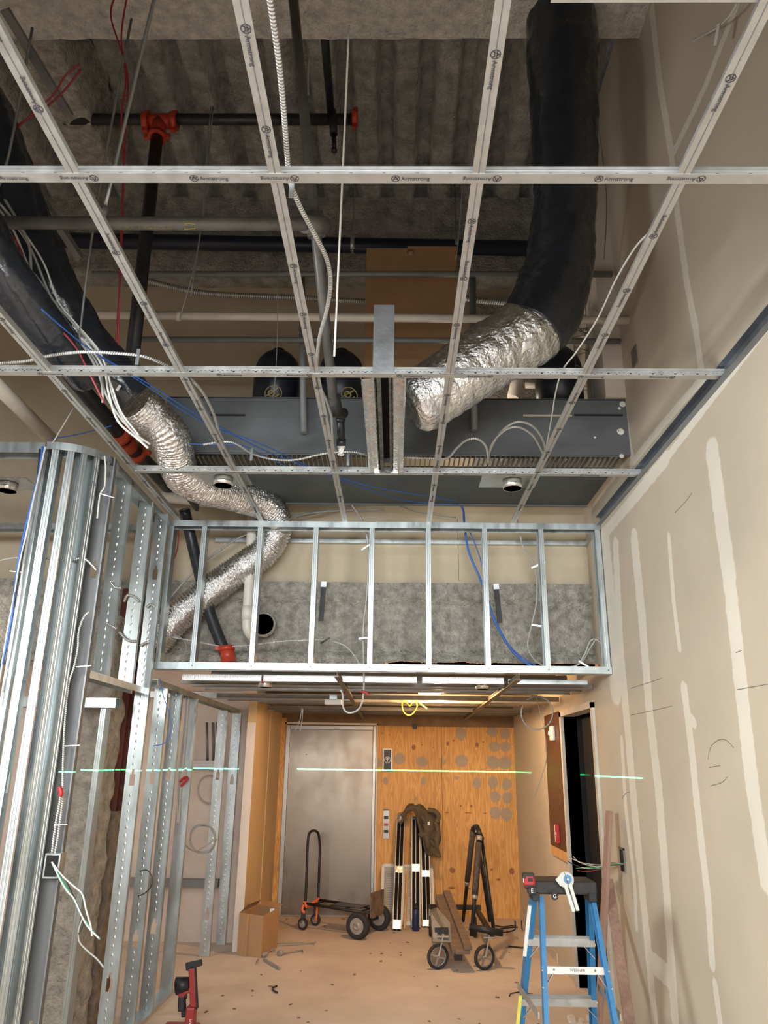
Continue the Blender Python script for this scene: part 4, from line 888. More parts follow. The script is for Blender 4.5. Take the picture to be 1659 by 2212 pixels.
for (a, b_, lb) in (((728, 1462), (787, 1556), 'left'), ((1122, 1468), (1003, 1556), 'right')):
    p, q = AZ(*a, LZ), AZ(*b_, LZ); q = p+(q-p)*((9.75-p.y)/(q.y-p.y))
    p.x = (p.x+q.x)/2+.0; q.x = p.x
    p2, q2 = AZ(*a, LZ-.004), AZ(*b_, LZ-.004)
    tag(MB().prism(teeprof, p2, q2).build('lobby_runner', mat('brown_runner', (.20, .16, .12), .6, .3, .1, 60, .15, 10)), 'brown grid runner receding to the elevator wall, %s of the two' % lb, 'ceiling grid runner')
# pipes and conduits over the lobby grid
for k, (y, z, x0, x1, r, m_) in enumerate([(6.3, 2.34, -1.5, 1.4, .03, conduit), (6.75, 2.40, -1.4, 1.4, .035, graypipe), (7.25, 2.36, -1.3, 1.4, .016, conduit), (8.0, 2.33, -.3, 1.4, .03, pvc), (8.3, 2.30, -.4, .9, .02, pvc), (8.7, 2.31, -.3, 1.0, .022, pvc), (9.1, 2.28, -.25, .7, .02, pvc), (6.0, 2.45, -1.5, 1.4, .05, foil)]):
    tag(MB().tube([(x0, y, z), (x1, y+.02, z)], r, 12).build('lobby_pipe', m_), ['gray pipe', 'thick gray pipe', 'slim conduit', 'cream pipe', 'slim cream pipe', 'cream pipe further back', 'cream pipe nearest the plywood wall', 'foil covered pipe'][k]+' running across above the lobby grid', 'pipe')
wl_ = thing('work_lamp', 'glowing amber work lamp above the lobby grid', 'lamp', (.42, 7.05, 2.4))
lc = A(928, 1493, 7.05)
MB().obox(lc, (.10, 0, 0), (0, .02, 0), (0, 0, .03)).build('glowing_tube', bulbglow, wl_, .01)
MB().obox(lc+V((0, .0, .035)), (.10, 0, 0), (0, .03, 0), (0, 0, .01)).cyl(lc+V((0, 0, .04)), (lc.x, lc.y, 2.95), .006, 6).build('housing', ssf, wl_)
tag(MB().torus(A(1134, 1585, 7.2)+V((.0, 0, 0)), (0, 1, 0.1), .001, .0005, 6, 4).build('wire_loop', graywire), 'tiny wire end by the brown panel', 'cable')
wire('yellow_cord', 'yellow cord hanging in a loop from the lobby grid', [A(x, y, 7.3) for x, y in ((868, 1522), (872, 1538), (882, 1545), (893, 1540), (901, 1524), (893, 1512), (885, 1525), (873, 1512), (868, 1522))], .006, yellowrope, 6)
wire('yellow_cord', 'straight yellow cord end poking down right of the loop', [A(x, y, 7.2) for x, y in ((893, 1507), (908, 1520), (922, 1531))], .008, yellowrope, 6)
wire('gray_cable', 'big round loop of gray cable hanging by the brown wall panel', [A(1160+34*math.cos(a), 1540+36*math.sin(a), 6.3) for a in [2*PI*k/14 for k in range(-5, 9)]], .006, graywire, 6)
wire('gray_cable', 'thin wire dropping past the cable loop along the lobby wall', [A(x, y, 6.6) for x, y in ((1165, 1460), (1160, 1510), (1175, 1570), (1180, 1640), (1155, 1720))], .003, graywire, 6)
wire('armored_cable', 'white cable dropping from the header and curling back up in a hook', [A(x, y, 5.42) for x, y in ((738, 1045), (760, 1090), (785, 1130), (796, 1190), (793, 1280), (785, 1360), (786, 1440), (785, 1500), (776, 1530), (756, 1540), (742, 1530), (740, 1500), (735, 1490))], .0065, mc, 8)
wire('gray_cable', 'two thin wire tails hanging at the left of the lobby ceiling', [A(x, y, 6.6) for x, y in ((652, 1530), (648, 1555), (638, 1578))], .004, graywire, 6)
wire('gray_cable', 'second thin wire tail beside the first at the lobby ceiling', [A(x, y, 6.6) for x, y in ((654, 1530), (652, 1560), (648, 1580))], .004, graywire, 6)
wire('red_ribbon', 'red ribbon tied on the hooked white cable', [A(x, y, 5.38) for x, y in ((779, 1494), (788, 1495), (798, 1502))], .008, redp, 6, cat='ribbon')
wire('red_wire', 'red nuts and wires at the left lobby grid', [A(x, y, 6.2) for x, y in ((735, 1492), (745, 1498), (747, 1492))], .008, redp, 6)
jb = thing('junction_box', 'white plastic fixture hanging under the lobby grid', 'junction box', A(722, 1515, 6.5))
c = A(720, 1517, 6.5); MB().obox(c, (.07, 0, 0), (0, .05, 0), (0, 0, .022)).build('cover', whitep, jb, .008); MB().obox(c+V((0, 0, .04)), (.03, 0, 0), (0, .03, 0), (0, 0, .02)).build('bracket', galvd, jb)
for (x, y, lb) in ((573, 1476, 'left'), (1043, 1480, 'right')):
    c = A(x, y, 5.7); j = thing('can_light', 'small round can light frame over the lobby grid, %s one' % lb, 'light fixture', c)
    MB().lathe(c+V((0, 0, -.03)), [(.05, 0), (.052, .05), (.048, .05), (.046, 0)], n=20).build('collar', foilflat, j); MB().obox(c+V((0, .02, .03)), (.14, 0, 0), (0, .06, 0), (0, 0, .003)).build('plate', galvd, j)
    MB().obox(c+V((-.01, -.055, .012)), (.02, 0, 0), (0, .002, 0), (0, 0, .01)).build('label_tag', redp if x < 600 else cardb, j)
# items in the header bay
wire('data_cable', 'blue data cable bundle dropping through the header frame', [A(x, y, 5.44) for x, y in ((985, 1080), (1000, 1100), (1003, 1130), (1012, 1190), (1035, 1245), (1052, 1290), (1068, 1340), (1095, 1390), (1120, 1420), (1150, 1440))], .008, bluewire, 8)
wire('data_cable', 'slim blue cable swinging wide of the blue bundle', [A(x, y, 5.44) for x, y in ((1003, 1130), (1020, 1160), (1038, 1210), (1050, 1270), (1058, 1310), (1080, 1360), (1110, 1405), (1160, 1440))], .004, bluewire, 6)
wire('armored_cable', 'gray armored cable hanging in the right bay of the header frame', [A(x, y, 5.43) for x, y in ((1108, 1060), (1118, 1125), (1130, 1180), (1155, 1225), (1160, 1290), (1150, 1345), (1140, 1395), (1160, 1430), (1200, 1442), (1250, 1435), (1275, 1400), (1290, 1380), (1305, 1400))], .0055, mc, 8)
wire('armored_cable', 'second armored cable curving up in the right corner of the header', [A(x, y, 5.42) for x, y in ((1180, 1443), (1240, 1440), (1262, 1415), (1275, 1385), (1290, 1382), (1300, 1395), (1310, 1410))], .0055, mc, 8)
wire('armored_cable', 'armored cable lying along the bottom of the header from the left corner', [A(x, y, 5.43) for x, y in ((362, 1375), (420, 1385), (480, 1396), (540, 1394), (600, 1386), (660, 1383), (705, 1383), (745, 1395), (768, 1420), (778, 1440))], .0055, mc, 8)
wire('armored_cable', 'thin looped cable at the bottom left corner of the header', [A(x, y, 5.40) for x, y in ((355, 1380), (385, 1375), (402, 1395), (395, 1420), (378, 1430))], .004, graywire, 6)
wire('gray_cable', 'gray cable sagging across the bulkhead toward the blue cables', [A(x, y, 5.55) for x, y in ((640, 1120), (720, 1100), (830, 1085), (900, 1105), (985, 1118))], .006, graywire, 6)
wire('gray_cable', 'bundle of gray cables slanting up behind the flex duct', [A(x, y, 5.5) for x, y in ((360, 1300), (440, 1215), (540, 1150), (660, 1110), (830, 1100))], .008, graywire, 6)
wire('red_wire', 'thin dark red wires hanging in the left bay of the header', [A(x, y, 5.42) for x, y in ((385, 1130), (384, 1180), (372, 1220), (366, 1250))], .005, redwire, 6)
for (x, y, x2, y2, lb) in ((781, 1188, 806, 1172, 'upper cable strap on the third header bay'), (775, 1380, 803, 1377, 'lower cable strap on the third header bay'), (1148, 1227, 1178, 1214, 'upper cable strap on the right header bay'), (1148, 1350, 1185, 1355, 'lower cable strap on the right header bay'), (1250, 1428, 1290, 1452, 'long cable strap in the right corner of the header'), (692, 1390, 712, 1378, 'dark clip where the cable bends near the middle of the header')):
    tag(MB().beam(A(x, y, 5.37), A(x2, y2, 5.35), .012, .006, (0, 1, 0)).build('cable_strap', galvd if 'dark' not in lb else blackw), lb, 'cable strap')
for (x, y0, y1, lb, m_) in ((699, 1257, 1341, 'black bar with a steel top clipped behind the third header stud', black), (1070, 1262, 1345, 'black bar behind the blue cables on the bulkhead', black)):
    bt_ = thing('hanging_bar', lb, 'metal bar', A(x, y0, 5.56)); p, q = A(x+1, y0, 5.56), A(x-6 if x < 800 else x+10, y1, 5.56)
    MB().beam(p, q, .035, .02, (0, 1, 0)).build('bar', m_, bt_); MB().beam(p, p.lerp(q, .14), .04, .024, (0, 1, 0)).build('steel_tip', galvd, bt_)
of = MB()
for i in range(60):
    x = A(840+i*7.6, 1436, 5.5).x; of.obox((x, 5.60, 2.352+.012*noise.noise(V((x*7, 0, 0)))), (.03, 0, 0), (0, .04, 0), (0, 0, .014+.012*noise.noise(V((x*19, 3, 0)))))
o = of.build('orange_foam_strip', orangefoam, beamo)
# ---- brown panel with alarms
bp_ = thing('wall_panel', 'brown laminate panel on the lobby wall beside the doorway', 'wall panel', (WX-.01, 7.3, .95))
MB().box((WX-.022, 6.99, .98), (WX-.002, 7.66, 2.13)).build('panel', laminate, bp_)
MB().box((WX-.018, 6.99, .90), (WX-.002, 7.66, .98)).build('raw_strip', rawwood, bp_)
al = thing('alarm_strobe', 'white alarm strobe on the brown laminate panel', 'alarm', (WX-.05, 7.25, 1.9))
c = AX(1193, 1584, WX-.04); MB().obox(c, (.018, 0, 0), (0, .055, 0), (0, 0, .065)).build('housing', whitep, al, .012); MB().lathe(c+V((-.018, 0, 0)), [(.03, 0), (.024, .014), (.008, .02)], (-1, 0, 0), 14).build('lens', mat('clear_lens', (.85, .85, .85), .1), al)
fp = thing('fire_pull_station', 'red fire alarm pull station low on the brown panel', 'fire alarm', (WX-.04, 7.3, 1.1))
c = AX(1204, 1801, WX-.035); MB().obox(c, (.012, 0, 0), (0, .05, 0), (0, 0, .075)).build('plate', redp, fp, .004)
fm = text_mesh('FIRE', .035); fm.materials.append(sticker); o = bpy.data.objects.new('lettering', fm); COL.objects.link(o); o.parent = fp; o.location = c+V((-.0135, .03, .0))-wloc(fp); o.rotation_euler = (PI/2, 0, -PI/2)
MB().box((c.x-.014, c.y+.034, c.z-.07), (c.x-.012, c.y+.046, c.z+.07)).build('white_stripe', sticker, fp)
# ---- elevator signs
us = thing('elevator_lantern', 'framed black up arrow indicator beside the elevator', 'sign', A(836, 1641, 9.78))
c0, c1 = A(826, 1666, 9.775), A(848, 1617, 9.775)
MB().box((c0.x, 9.765, c0.z), (c1.x, 9.795, c1.z)).build('frame', whitep, us, .003)
MB().box((c0.x+.016, 9.760, c0.z+.016), (c1.x-.016, 9.766, c1.z-.016)).build('glass_panel', black, us)
cc_ = V(((c0.x+c1.x)/2, 9.757, (c0.z+c1.z)/2)); R2 = .036
MB().torus(cc_, (0, -1, 0), R2, .004, 24, 6).beam(cc_+V((0, 0, -.025)), cc_+V((0, 0, .02)), .008, .003).beam(cc_+V((0, 0, .024)), cc_+V((-.018, 0, .004)), .003, .008).beam(cc_+V((0, 0, .024)), cc_+V((.018, 0, .004)), .003, .008).build('up_arrow', sticker, us)
pn = thing('call_button_plate', 'narrow steel elevator call plate with black and red buttons', 'button panel', A(834, 1782, 9.78))
c0, c1 = A(827, 1812, 9.78), A(841, 1751, 9.78)
MB().box((c0.x, 9.785, c0.z), (c1.x, 9.795, c1.z)).build('plate', alum, pn, .002)
for zy, m_, nm in ((1766, black, 'button'), (1781, redp, 'fire_button'), (1796, black, 'button')):
    c = A(834, zy, 9.784); MB().box((c.x-.026, 9.779, c.z-.016), (c.x+.026, 9.786, c.z+.016)).build(nm, m_, pn)
MB().box((c0.x, 9.782, c1.z), (c1.x, 9.79, c1.z+.012)).build('top_gap', black, pn)
tag(MB().obox(A(896, 1569, 9.76), (.028, 0, 0), (0, .02, 0), (0, 0, .03)).build('small_black_box', black), 'small black box at the top of the plywood under the ceiling', 'box')
# ---- slot diffusers wrapped in foil, leaning on the wall
blk = mat('diffuser_black', (.008, .006, .006), .75, spec=.15)
silv = mat('diffuser_aluminum', (.42, .39, .34), .5, .5)
def diff(name_lab, pb, pt, w_, tapes):
    pb, pt = V(pb), V(pt); d = (pt-pb); L_ = d.length; d.normalize(); sx_ = V((1, 0, 0)); sx_ = (sx_-d*sx_.dot(d)).normalized(); nn = sx_.cross(d)   # towards the room (-y)
    if nn.y > 0: nn = -nn
    r = thing('slot_diffuser_length', name_lab, 'slot diffuser', pb, 'slot diffusers leaning on the plywood')
    def bar(u0, u1, n0, n1, a=0, b=1): return MB().obox(pb+d*L_*(a+b)/2+sx_*(u0+u1)/2+nn*(n0+n1)/2, sx_*(u1-u0)/2, d*L_*(b-a)/2, nn*(n1-n0)/2)
    k = MB()
    for u in (-.5, -.015/w_/1, .5-.18):
        pass
    MB.add(k, *([], []))
    for (u0, u1) in ((-.5, -.39), (-.035, .035), (.39, .5)): k.add(*[(b_.v, b_.f) for b_ in [bar(u0*w_, u1*w_, 0, .045)]][0])
    k.build('aluminum_frame', silv, r)
    k = MB()
    for (u0, u1) in ((-.39, -.035), (.035, .39)): k.add(*[(b_.v, b_.f) for b_ in [bar(u0*w_, u1*w_, 0, .025)]][0])
    k.build('black_slots', blk, r)
    for a, b_ in tapes: bar(-.40*w_, .40*w_, .0455, .0475, a, b_).build('foil_tape', foilflat, r)
    return r
B1, T1_ = AZ(857, 2010, 0), A(866, 1768, 9.60)
diff('lone slot diffuser with a crumpled foil top, leaning left of the bottle', B1, T1_, .098, [(.0, .075), (.475, .535)]); S.objects['slot_diffuser_length']
diff('slot diffuser standing directly behind the navy bottle', AZ(898, 2006, 0), A(898, 1766, 9.60), .100, [(.48, .545), (.965, .985)])
diff('slot diffuser half covered by the brown cloth', AZ(922, 2003, 0), A(917, 1790, 9.62), .104, [(0, .06), (.48, .545)])
b = MB(); c = T1_
for i in range(12): b.obox(c+V((random.uniform(-.03, .03), random.uniform(-.05, 0), random.uniform(-.03, .04))), (.02, .01, .005), (-.005, .012, .01), (.004, -.01, .02))
tag(b.build('crumpled_foil', foil), 'crumpled foil on top of the lone leaning slot diffuser', 'foil')
# return grilles behind
def grille(lab, px0, px1, ptop, yb_, m_):
    pb0, pb1 = AZ(px0, yb_, 0), AZ(px1, yb_, 0); pb1.y = pb0.y; top = A((px0+px1)/2, ptop, 9.70)
    r = thing('return_grille', lab, 'air grille', pb0); h_ = V((0, top.y-pb0.y, top.z)); L_ = h_.length; d = h_/L_; sx_ = V((1, 0, 0)); nn = sx_.cross(d); nn = -nn if nn.y > 0 else nn; W_ = pb1.x-pb0.x
    def q(u0, u1, v0, v1, t=.012): return MB().obox(pb0+sx_*(u0+u1)/2+d*(v0+v1)/2+nn*t/2, sx_*(u1-u0)/2, d*(v1-v0)/2, nn*t/2)
    k = MB()
    for a_ in ((0, W_, 0, .035), (0, W_, L_-.035, L_), (0, .03, 0, L_), (W_-.03, W_, 0, L_)): b_ = q(*a_, .02); k.add(b_.v, b_.f)
    k.build('frame', whitep, r); k = MB(); n_ = int((L_-.1)/.02)
    for i in range(n_): b_ = q(.03, W_-.03, .04+i*.02, .05+i*.02, .008); k.add(b_.v, b_.f)
    b_ = q(.03, W_-.03, .035, L_-.035, .001); k.add(b_.v, b_.f)
    k.build('grille_fins', m_, r)
grille('pale return air grille leaning left, behind the hand truck wheels', 822, 858, 1868, 1998, mat('fin_gray', (.40, .38, .35), .5))
grille('wide cream return air grille leaning behind the slot diffusers', 868, 940, 1870, 2000, mat('fin_cream', (.62, .55, .45), .5))
tag(MB().beam(AZ(874, 2008, 0)+V((0, 0, .002)), A(880, 1885, 9.55), .022, .02).build('wood_strip', rawwood), 'pale wood strip leaning between the first two slot diffusers', 'wood strip')
# brown cloth draped over the tops
def cloth():
    pts = [(868, 1768), (878, 1745), (892, 1735), (905, 1738), (918, 1748), (936, 1752), (950, 1762)]
    n, m_ = 46, 26; vs = []
    for i in range(n+1):
        u = i/n
        for j in range(m_+1):
            v = j/m_
            f = u*(len(pts)-1); k = min(int(f), len(pts)-2); t = f-k
            x = pts[k][0]*(1-t)+pts[k+1][0]*t; yt = pts[k][1]*(1-t)+pts[k+1][1]*t
            ln = 14+82*math.exp(-(abs(u-.86)/.26)**4)+42*math.exp(-((u-.52)/.11)**2)
            y = yt+ln*v
            depth = 9.50-.10*math.sin(min(1, v*1.4)*PI/2)+.03*math.sin(u*22+v*3)+.02*math.sin(u*9-v*5)+noise.noise(V((u*6, v*5, 0)))*.05
            x += 4*math.sin(v*5+u*8)*v+(1-v)*0
            vs.append(A(x, y+3*math.sin(u*19), depth))
    return MB().add(vs, [(i*(m_+1)+j, (i+1)*(m_+1)+j, (i+1)*(m_+1)+j+1, i*(m_+1)+j+1) for i in range(n) for j in range(m_)], True)
cj = cloth().build('work_jacket', coatm); sm2 = cj.modifiers.new('thickness', 'SOLIDIFY'); sm2.thickness = .012
tag(cj, 'brown work jacket draped over the tops of the leaning slot diffusers', 'jacket')
lab_ = MB().obox(A(926, 1779, 9.36), (.012, 0, 0), (0, .002, 0), (0, 0, .02)).build('white_label', sticker, cj)
for k_, (pts_, r_) in enumerate([([(876, 1772), (872, 1760), (882, 1748), (896, 1744), (904, 1756), (900, 1772)], .022), ([(925, 1750), (938, 1752), (947, 1762), (944, 1776)], .028), ([(905, 1800), (912, 1806), (920, 1796), (916, 1780)], .02), ([(930, 1815), (940, 1826), (948, 1815), (946, 1795), (940, 1775)], .024)]):
    MB().tube([A(x, y, 9.40) for x, y in pts_], r_, 10, spline=6).build('fold', coatm, cj)
# bottle
bt2 = thing('water_bottle', 'dark navy metal water bottle on the floor before the slot diffusers', 'bottle', AZ(898, 2011, 0))
p = AZ(898, 2011, 0)
MB().lathe(p, [(.030, 0), (.036, .004), (.037, .01), (.037, .17), (.035, .185), (.024, .205), (.022, .21)], n=24).build('body', navy, bt2)
MB().lathe(p+V((0, 0, .21)), [(.024, 0), (.024, .025), (.018, .03), (.010, .034), (.010, .05), (.004, .055)], n=18).build('cap', black, bt2)
# ---- convertible hand truck
ht = thing('hand_truck', 'convertible black hand truck lying as a platform cart before the elevator, orange strap on it', 'hand truck', (-.6, 8.95, 0))
Wn, Wf = AZ(773, 2030, 0), AZ(819, 2010, 0); Cn, Cf = AZ(657, 2009, 0), AZ(685, 2001, 0)
def wheel(nm, c, ax, R, w_, parent, hub, tire=rubber, spokes=0):
    ax = V(ax).normalized(); k62 = .78 if spokes else .62; prof = [(R*k62, -w_*.4), (R*.86, -w_*.5), (R*.96, -w_*.38), (R, -w_*.15), (R, w_*.15), (R*.96, w_*.38), (R*.86, w_*.5), (R*k62, w_*.4)]
    t_ = MB().lathe(c, prof+[prof[0]], ax, 32, False).build(nm, tire, parent)
    b = MB()
    if spokes:
        b.torus(c, ax, R*.74, R*.06, 26, 6); u = ax.orthogonal().normalized(); v = ax.cross(u)
        for k in range(spokes): d = u*math.cos(2*PI*k/spokes+.5)+v*math.sin(2*PI*k/spokes+.5); b.beam(c+d*R*.12, c+d*R*.74, w_*.4, R*.15, ax)
        b.lathe(c, [(R*.16, -w_*.5), (R*.16, w_*.5)], ax, 12)
    else: b.lathe(c, [(R*.60, -w_*.42), (R*.55, -w_*.30), (R*.30, -w_*.34), (R*.28, -w_*.6), (R*.1, -w_*.62), (R*.1, w_*.62), (R*.28, w_*.6), (R*.3, w_*.34), (R*.55, w_*.3), (R*.60, w_*.42)], ax, 22)
    b.build('hub', hub, t_); return t_
axw = (Wf-Wn).normalized(); hubm = mat('hub_metal', (.36, .33, .30), .5, .5)
RW = .125
for p in (Wn, Wf): wheel('wheel', p+V((0, 0, RW)), axw, RW, .08, ht, hubm)
MB().cyl(Wn+V((0, 0, RW)), Wf+V((0, 0, RW)), .010, 10).build('axle', black, ht)
ld = ((Cn+Cf)/2-(Wn+Wf)/2).normalized(); ax2 = V((ld.y, -ld.x, 0)); ax2 = ax2 if ax2.dot(axw) > 0 else -ax2
FZ = .245; wc = (Wn+Wf)/2; cc2 = (Cn+Cf)/2
def hp(a, s, z): return wc+(cc2-wc)*a+ax2*s+V((0, 0, z))     # a: 0 wheels, 1 casters
fr = MB()
for s in (-.14, .14): fr.tube([hp(-.12, s, FZ-.02), hp(1.02, s, FZ+.01)], .014, 10)
for a in (0, .3, .6, .9): fr.tube([hp(a, -.14, FZ), hp(a, .14, FZ)], .010, 8)
fr.obox(hp(.32, 0, FZ+.01), (cc2-wc)*.25, ax2*.10, V((0, 0, .004))); fr.build('frame', black, ht)
s0, s1 = A(648, 1955, 9.08), A(684, 1955, 9.22)
MB().tube([hp(1.0, -.13, FZ-.04), hp(1.0, -.13, .6), hp(1.0, -.135, .78), hp(1.0, -.125, .90), hp(1.0, -.08, .955), hp(1.0, .03, .955), hp(1.0, .10, .90), hp(1.0, .135, .75), hp(1.0, .135, .6), hp(1.0, .135, FZ-.04)], .014, 10, spline=7).build('handle', black, ht)
for s in (-.13, .13):
    c = hp(1.03, s, .06); wheel('caster_wheel', c, axw, .058, .035, ht, hubm)
    MB().beam(c+V((0, 0, .0)), c+V((0, 0, .14)), .05, .018).cyl(c+V((0, 0, .1)), c+V((0, 0, .2)), .014, 8).build('caster_fork', black, ht)
MB().obox(hp(-.13, 0, .30), ax2*.15, (cc2-wc).normalized()*.005, V((0, 0, .115))).build('toe_plate', mat('scraped_toe_plate', (.20, .14, .10), .6, .3, .6, 30, .55, 14, dist=.01), ht)
MB().beam(hp(.0, -.13, FZ), hp(.0, -.16, .15), .04, .012).beam(hp(.0, .13, FZ), hp(.0, .16, .15), .04, .012).build('axle_bracket', black, ht)
st = MB(); q = hp(1.0, -.13, FZ)
st.tube([q+V((0, 0, .02)), q+V((.01, -.02, -.01)), hp(1.02, -.05, FZ-.03)+V((0, -.02, 0)), hp(1.0, .06, FZ)+V((0, -.02, 0)), hp(1.0, .135, FZ+.02)], .018, 8, spline=6).tube([q+V((-.01, 0, .03)), q+V((-.03, 0, -.05)), q+V((0, -.01, -.08))], .015, 8, spline=4).tube([hp(1.0, .11, FZ)+V((0, -.02, 0)), hp(1.0, .12, FZ-.1)+V((0, -.02, 0)), hp(1.02, .13, .05)+V((0, -.03, 0))], .013, 8, spline=4).build('orange_strap', orange, ht)
# ---- panel cart with planks
pc = thing('panel_cart', 'gray panel cart on large casters with a tall black pipe frame', 'cart', (.6, 7.8, 0))
w1, w2 = AZ(946, 2094, 0), AZ(1047, 2096, 0); RC = .098
for k_, p in enumerate((w1, w2)):
    a = V((.35, -1, 0)).normalized() if k_ == 0 else V((.45, -1, 0)).normalized()
    wheel('caster_wheel', p+V((0, 0, RC)), a, RC, .035, pc, hubm, spokes=4)
    MB().beam(p+V((0, -.028, RC)), p+V((.05, .05, .25)), .012, .05, (0, 1, 0)).beam(p+V((0, .028, RC)), p+V((.05, .09, .25)), .012, .05, (0, 1, 0)).box((p.x+.0, p.y+.02, .24), (p.x+.10, p.y+.12, .25)).build('caster_fork', hubm, pc)
r1 = A(1005, 1985, 8.75); r1z = .06
for p in (V((w1.x-.0, 8.75, 0)), V((w2.x+.05, 8.75, 0))): wheel('caster_wheel', p+V((0, 0, RC)), (1, 0, 0), RC, .035, pc, hubm, spokes=4); MB().beam(p+V((0, 0, RC)), p+V((0, 0, .25)), .04, .012).build('caster_fork', hubm, pc)
MB().box((w1.x-.02, w1.y+.08, .22), (w1.x+.10, w1.y+.13, .30)).beam((w1.x+.02, w1.y+.07, .27), (w1.x+.02, 8.8, .27), .04, .04).beam((w2.x+.08, w1.y+.07, .25), (w2.x+.08, 8.8, .25), .04, .04).box((w1.x-.02, 8.75, .25), (w2.x+.12, 8.80, .29)).build('base_frame', black, pc)
MB().cyl((w2.x-.12, w1.y+.06, .32), (w2.x+.17, w1.y+.02, .28), .028, 12).build('cross_pipe', black, pc)
p, q = A(932, 1965, 7.9), A(968, 1972, 7.8)
bpts = [A(929, 1966, 7.62), A(944, 1960, 8.0), A(972, 1992, 7.7), A(976, 2036, 7.42), A(934, 2034, 7.40)]
MB().add(bpts+[v+V((0, .03, -.012)) for v in bpts], [(0, 1, 2, 3, 4), (9, 8, 7, 6, 5), (0, 4, 9, 5), (1, 0, 5, 6), (2, 1, 6, 7), (3, 2, 7, 8), (4, 3, 8, 9)]).build('side_board', grayplat, pc)
tap = mat('wrapped_pipe', (.05, .04, .032), .75, 0, .6, 40, .5, 30, dist=.01)
tA, tB, tC = A(1022, 1790, 8.2), A(1036, 1800, 7.9), A(1030, 1800, 8.25)
l1, l2, l3, l4 = A(1000, 1990, 8.7), A(1019, 2022, 7.62), A(1058, 1990, 8.7), A(1067, 2012, 7.75)
MB().tube([l1, tA], .018, 10).tube([l2, tB], .019, 10).tube([l3, tC], .017, 10).tube([l4, A(1041, 1815, 7.95)], .017, 10).tube([tA, A(1030, 1786, 8.05), tB, A(1041, 1812, 7.95)], .024, 10, spline=4).build('pipe_frame', black, pc)
def lerp(a, b_, t): return a+(b_-a)*t
MB().tube([lerp(tA, l1, t) for t in (.02, .2, .38, .56)], .028, 12).build('foam_wrap', tap, pc)
MB().tube([lerp(tB, l2, t) for t in (.1, .3, .5, .62)], .030, 12).build('foam_wrap', tap, pc)
MB().cyl(lerp(tA, l1, .56), lerp(tA, l1, .60), .024).cyl(lerp(tB, l2, .62), lerp(tB, l2, .66), .026).cyl(lerp(tB, l2, .03), lerp(tB, l2, .08), .028).build('pipe_collar', hubm, pc)
pb1, pb2 = V((.30, 7.36, .17)), V((.3, 8.4, .5))
e0, e1 = A(1000, 2058, 7.30), A(955, 1935, 8.35)
def plank(nm, lab, a, b_, w_, t_, m_=wood): return tag(MB().beam(a, b_, w_, t_).build(nm, m_, None, .003), lab, 'plank')
plank('wood_plank', 'broad brown plank lying sloped on the panel cart', e0, e1, .125, .03)
plank('wood_plank', 'upper brown plank stacked on the right side of the cart load', e0+V((.045, 0, .034)), e1+V((.045, 0, .034)), .07, .035)
plank('wood_plank', 'narrow brown plank on the left edge of the cart load', A(980, 2058, 7.32), A(944, 1942, 8.3), .03, .06)
tag(MB().beam(A(990, 2068, 7.32), A(985, 2040, 7.6), .07, .05).build('dark_channel', black), 'black metal channel end poking out below the planks', 'metal channel')
# cardboard box, open
cx = thing('cardboard_box', 'open brown cardboard box on the lobby floor by the tan drywall', 'cardboard box', (-1.2, 8.0, 0))
bA, bB, bC = AZ(512, 2061, 0), AZ(563, 2070, 0), AZ(598, 2047, 0); bD = bA+(bC-bB); hb = .34; tt = .006
for nm, p, q in (('side_panel', bA, bB), ('side_panel', bB, bC), ('side_panel', bC, bD), ('side_panel', bD, bA)):
    MB().beam(p+V((0, 0, hb/2)), q+V((0, 0, hb/2)), tt, hb).build(nm, cardb, cx)
MB().add([bA, bB, bC, bD]+[v+V((0, 0, .006)) for v in (bA, bB, bC, bD)], [(3, 2, 1, 0), (4, 5, 6, 7)]).build('bottom', cardb, cx)
MB().beam((bA+bB)/2+V((-.02, 0, .002)), (bA+bB)/2+V((-.02, 0, hb)), .05, .002, (bA-bB)).build('packing_tape', mat('box_tape', (.46, .30, .16), .3), cx)
up = V((0, 0, hb))
MB().add([bD+up, bA+up, bA+up+V((.05, .10, .05)), bD+up+V((.05, .0, .05))], [(0, 1, 2, 3)]).add([bC+up, bD+up, bD+up+V((.10, .05, .03)), bC+up+V((.03, .10, .02))], [(0, 1, 2, 3)]).build('flap', cardb, cx)
MB().obox(bC+up+V((-.06, -.02, -.02)), (.02, .01, 0), (0, .002, 0), (0, 0, .015)).build('label', sticker, cx)
# debris
def scrap(lab, pxs, r, m_=debrism, cat='scrap'): return tag(MB().tube([AZ(x, y, r+.002) for x, y in pxs], r, 6, smooth=False).build('metal_scrap', m_), lab, cat)
for lab, pl2, r in (('long thin strip of scrap lying right of the cardboard box', [(598, 2042), (640, 2040), (682, 2036)], .006), ('second thin scrap strip beside the long one', [(598, 2038), (650, 2036), (680, 2040)], .004), ('short flat scrap bar in front of the box', [(570, 2072), (604, 2092)], .011), ('bent scrap rod with a hooked end', [(612, 2060), (654, 2052), (655, 2058)], .007), ('small scrap sliver in front of the box corner', [(558, 2072), (553, 2082)], .006),
                    ('curved dark scrap on the open floor', [(598, 2130), (588, 2134), (590, 2139), (599, 2144)], .007), ('dark wire scrap beside the step ladder foot', [(1100, 2152), (1103, 2146), (1125, 2142), (1152, 2148), (1157, 2160)], .004), ('dark bent rod behind the ladder rail', [(1098, 2044), (1130, 2047), (1150, 2040)], .008)):
    scrap(lab, pl2, r, debrism if 'dark' not in lab else blackw)
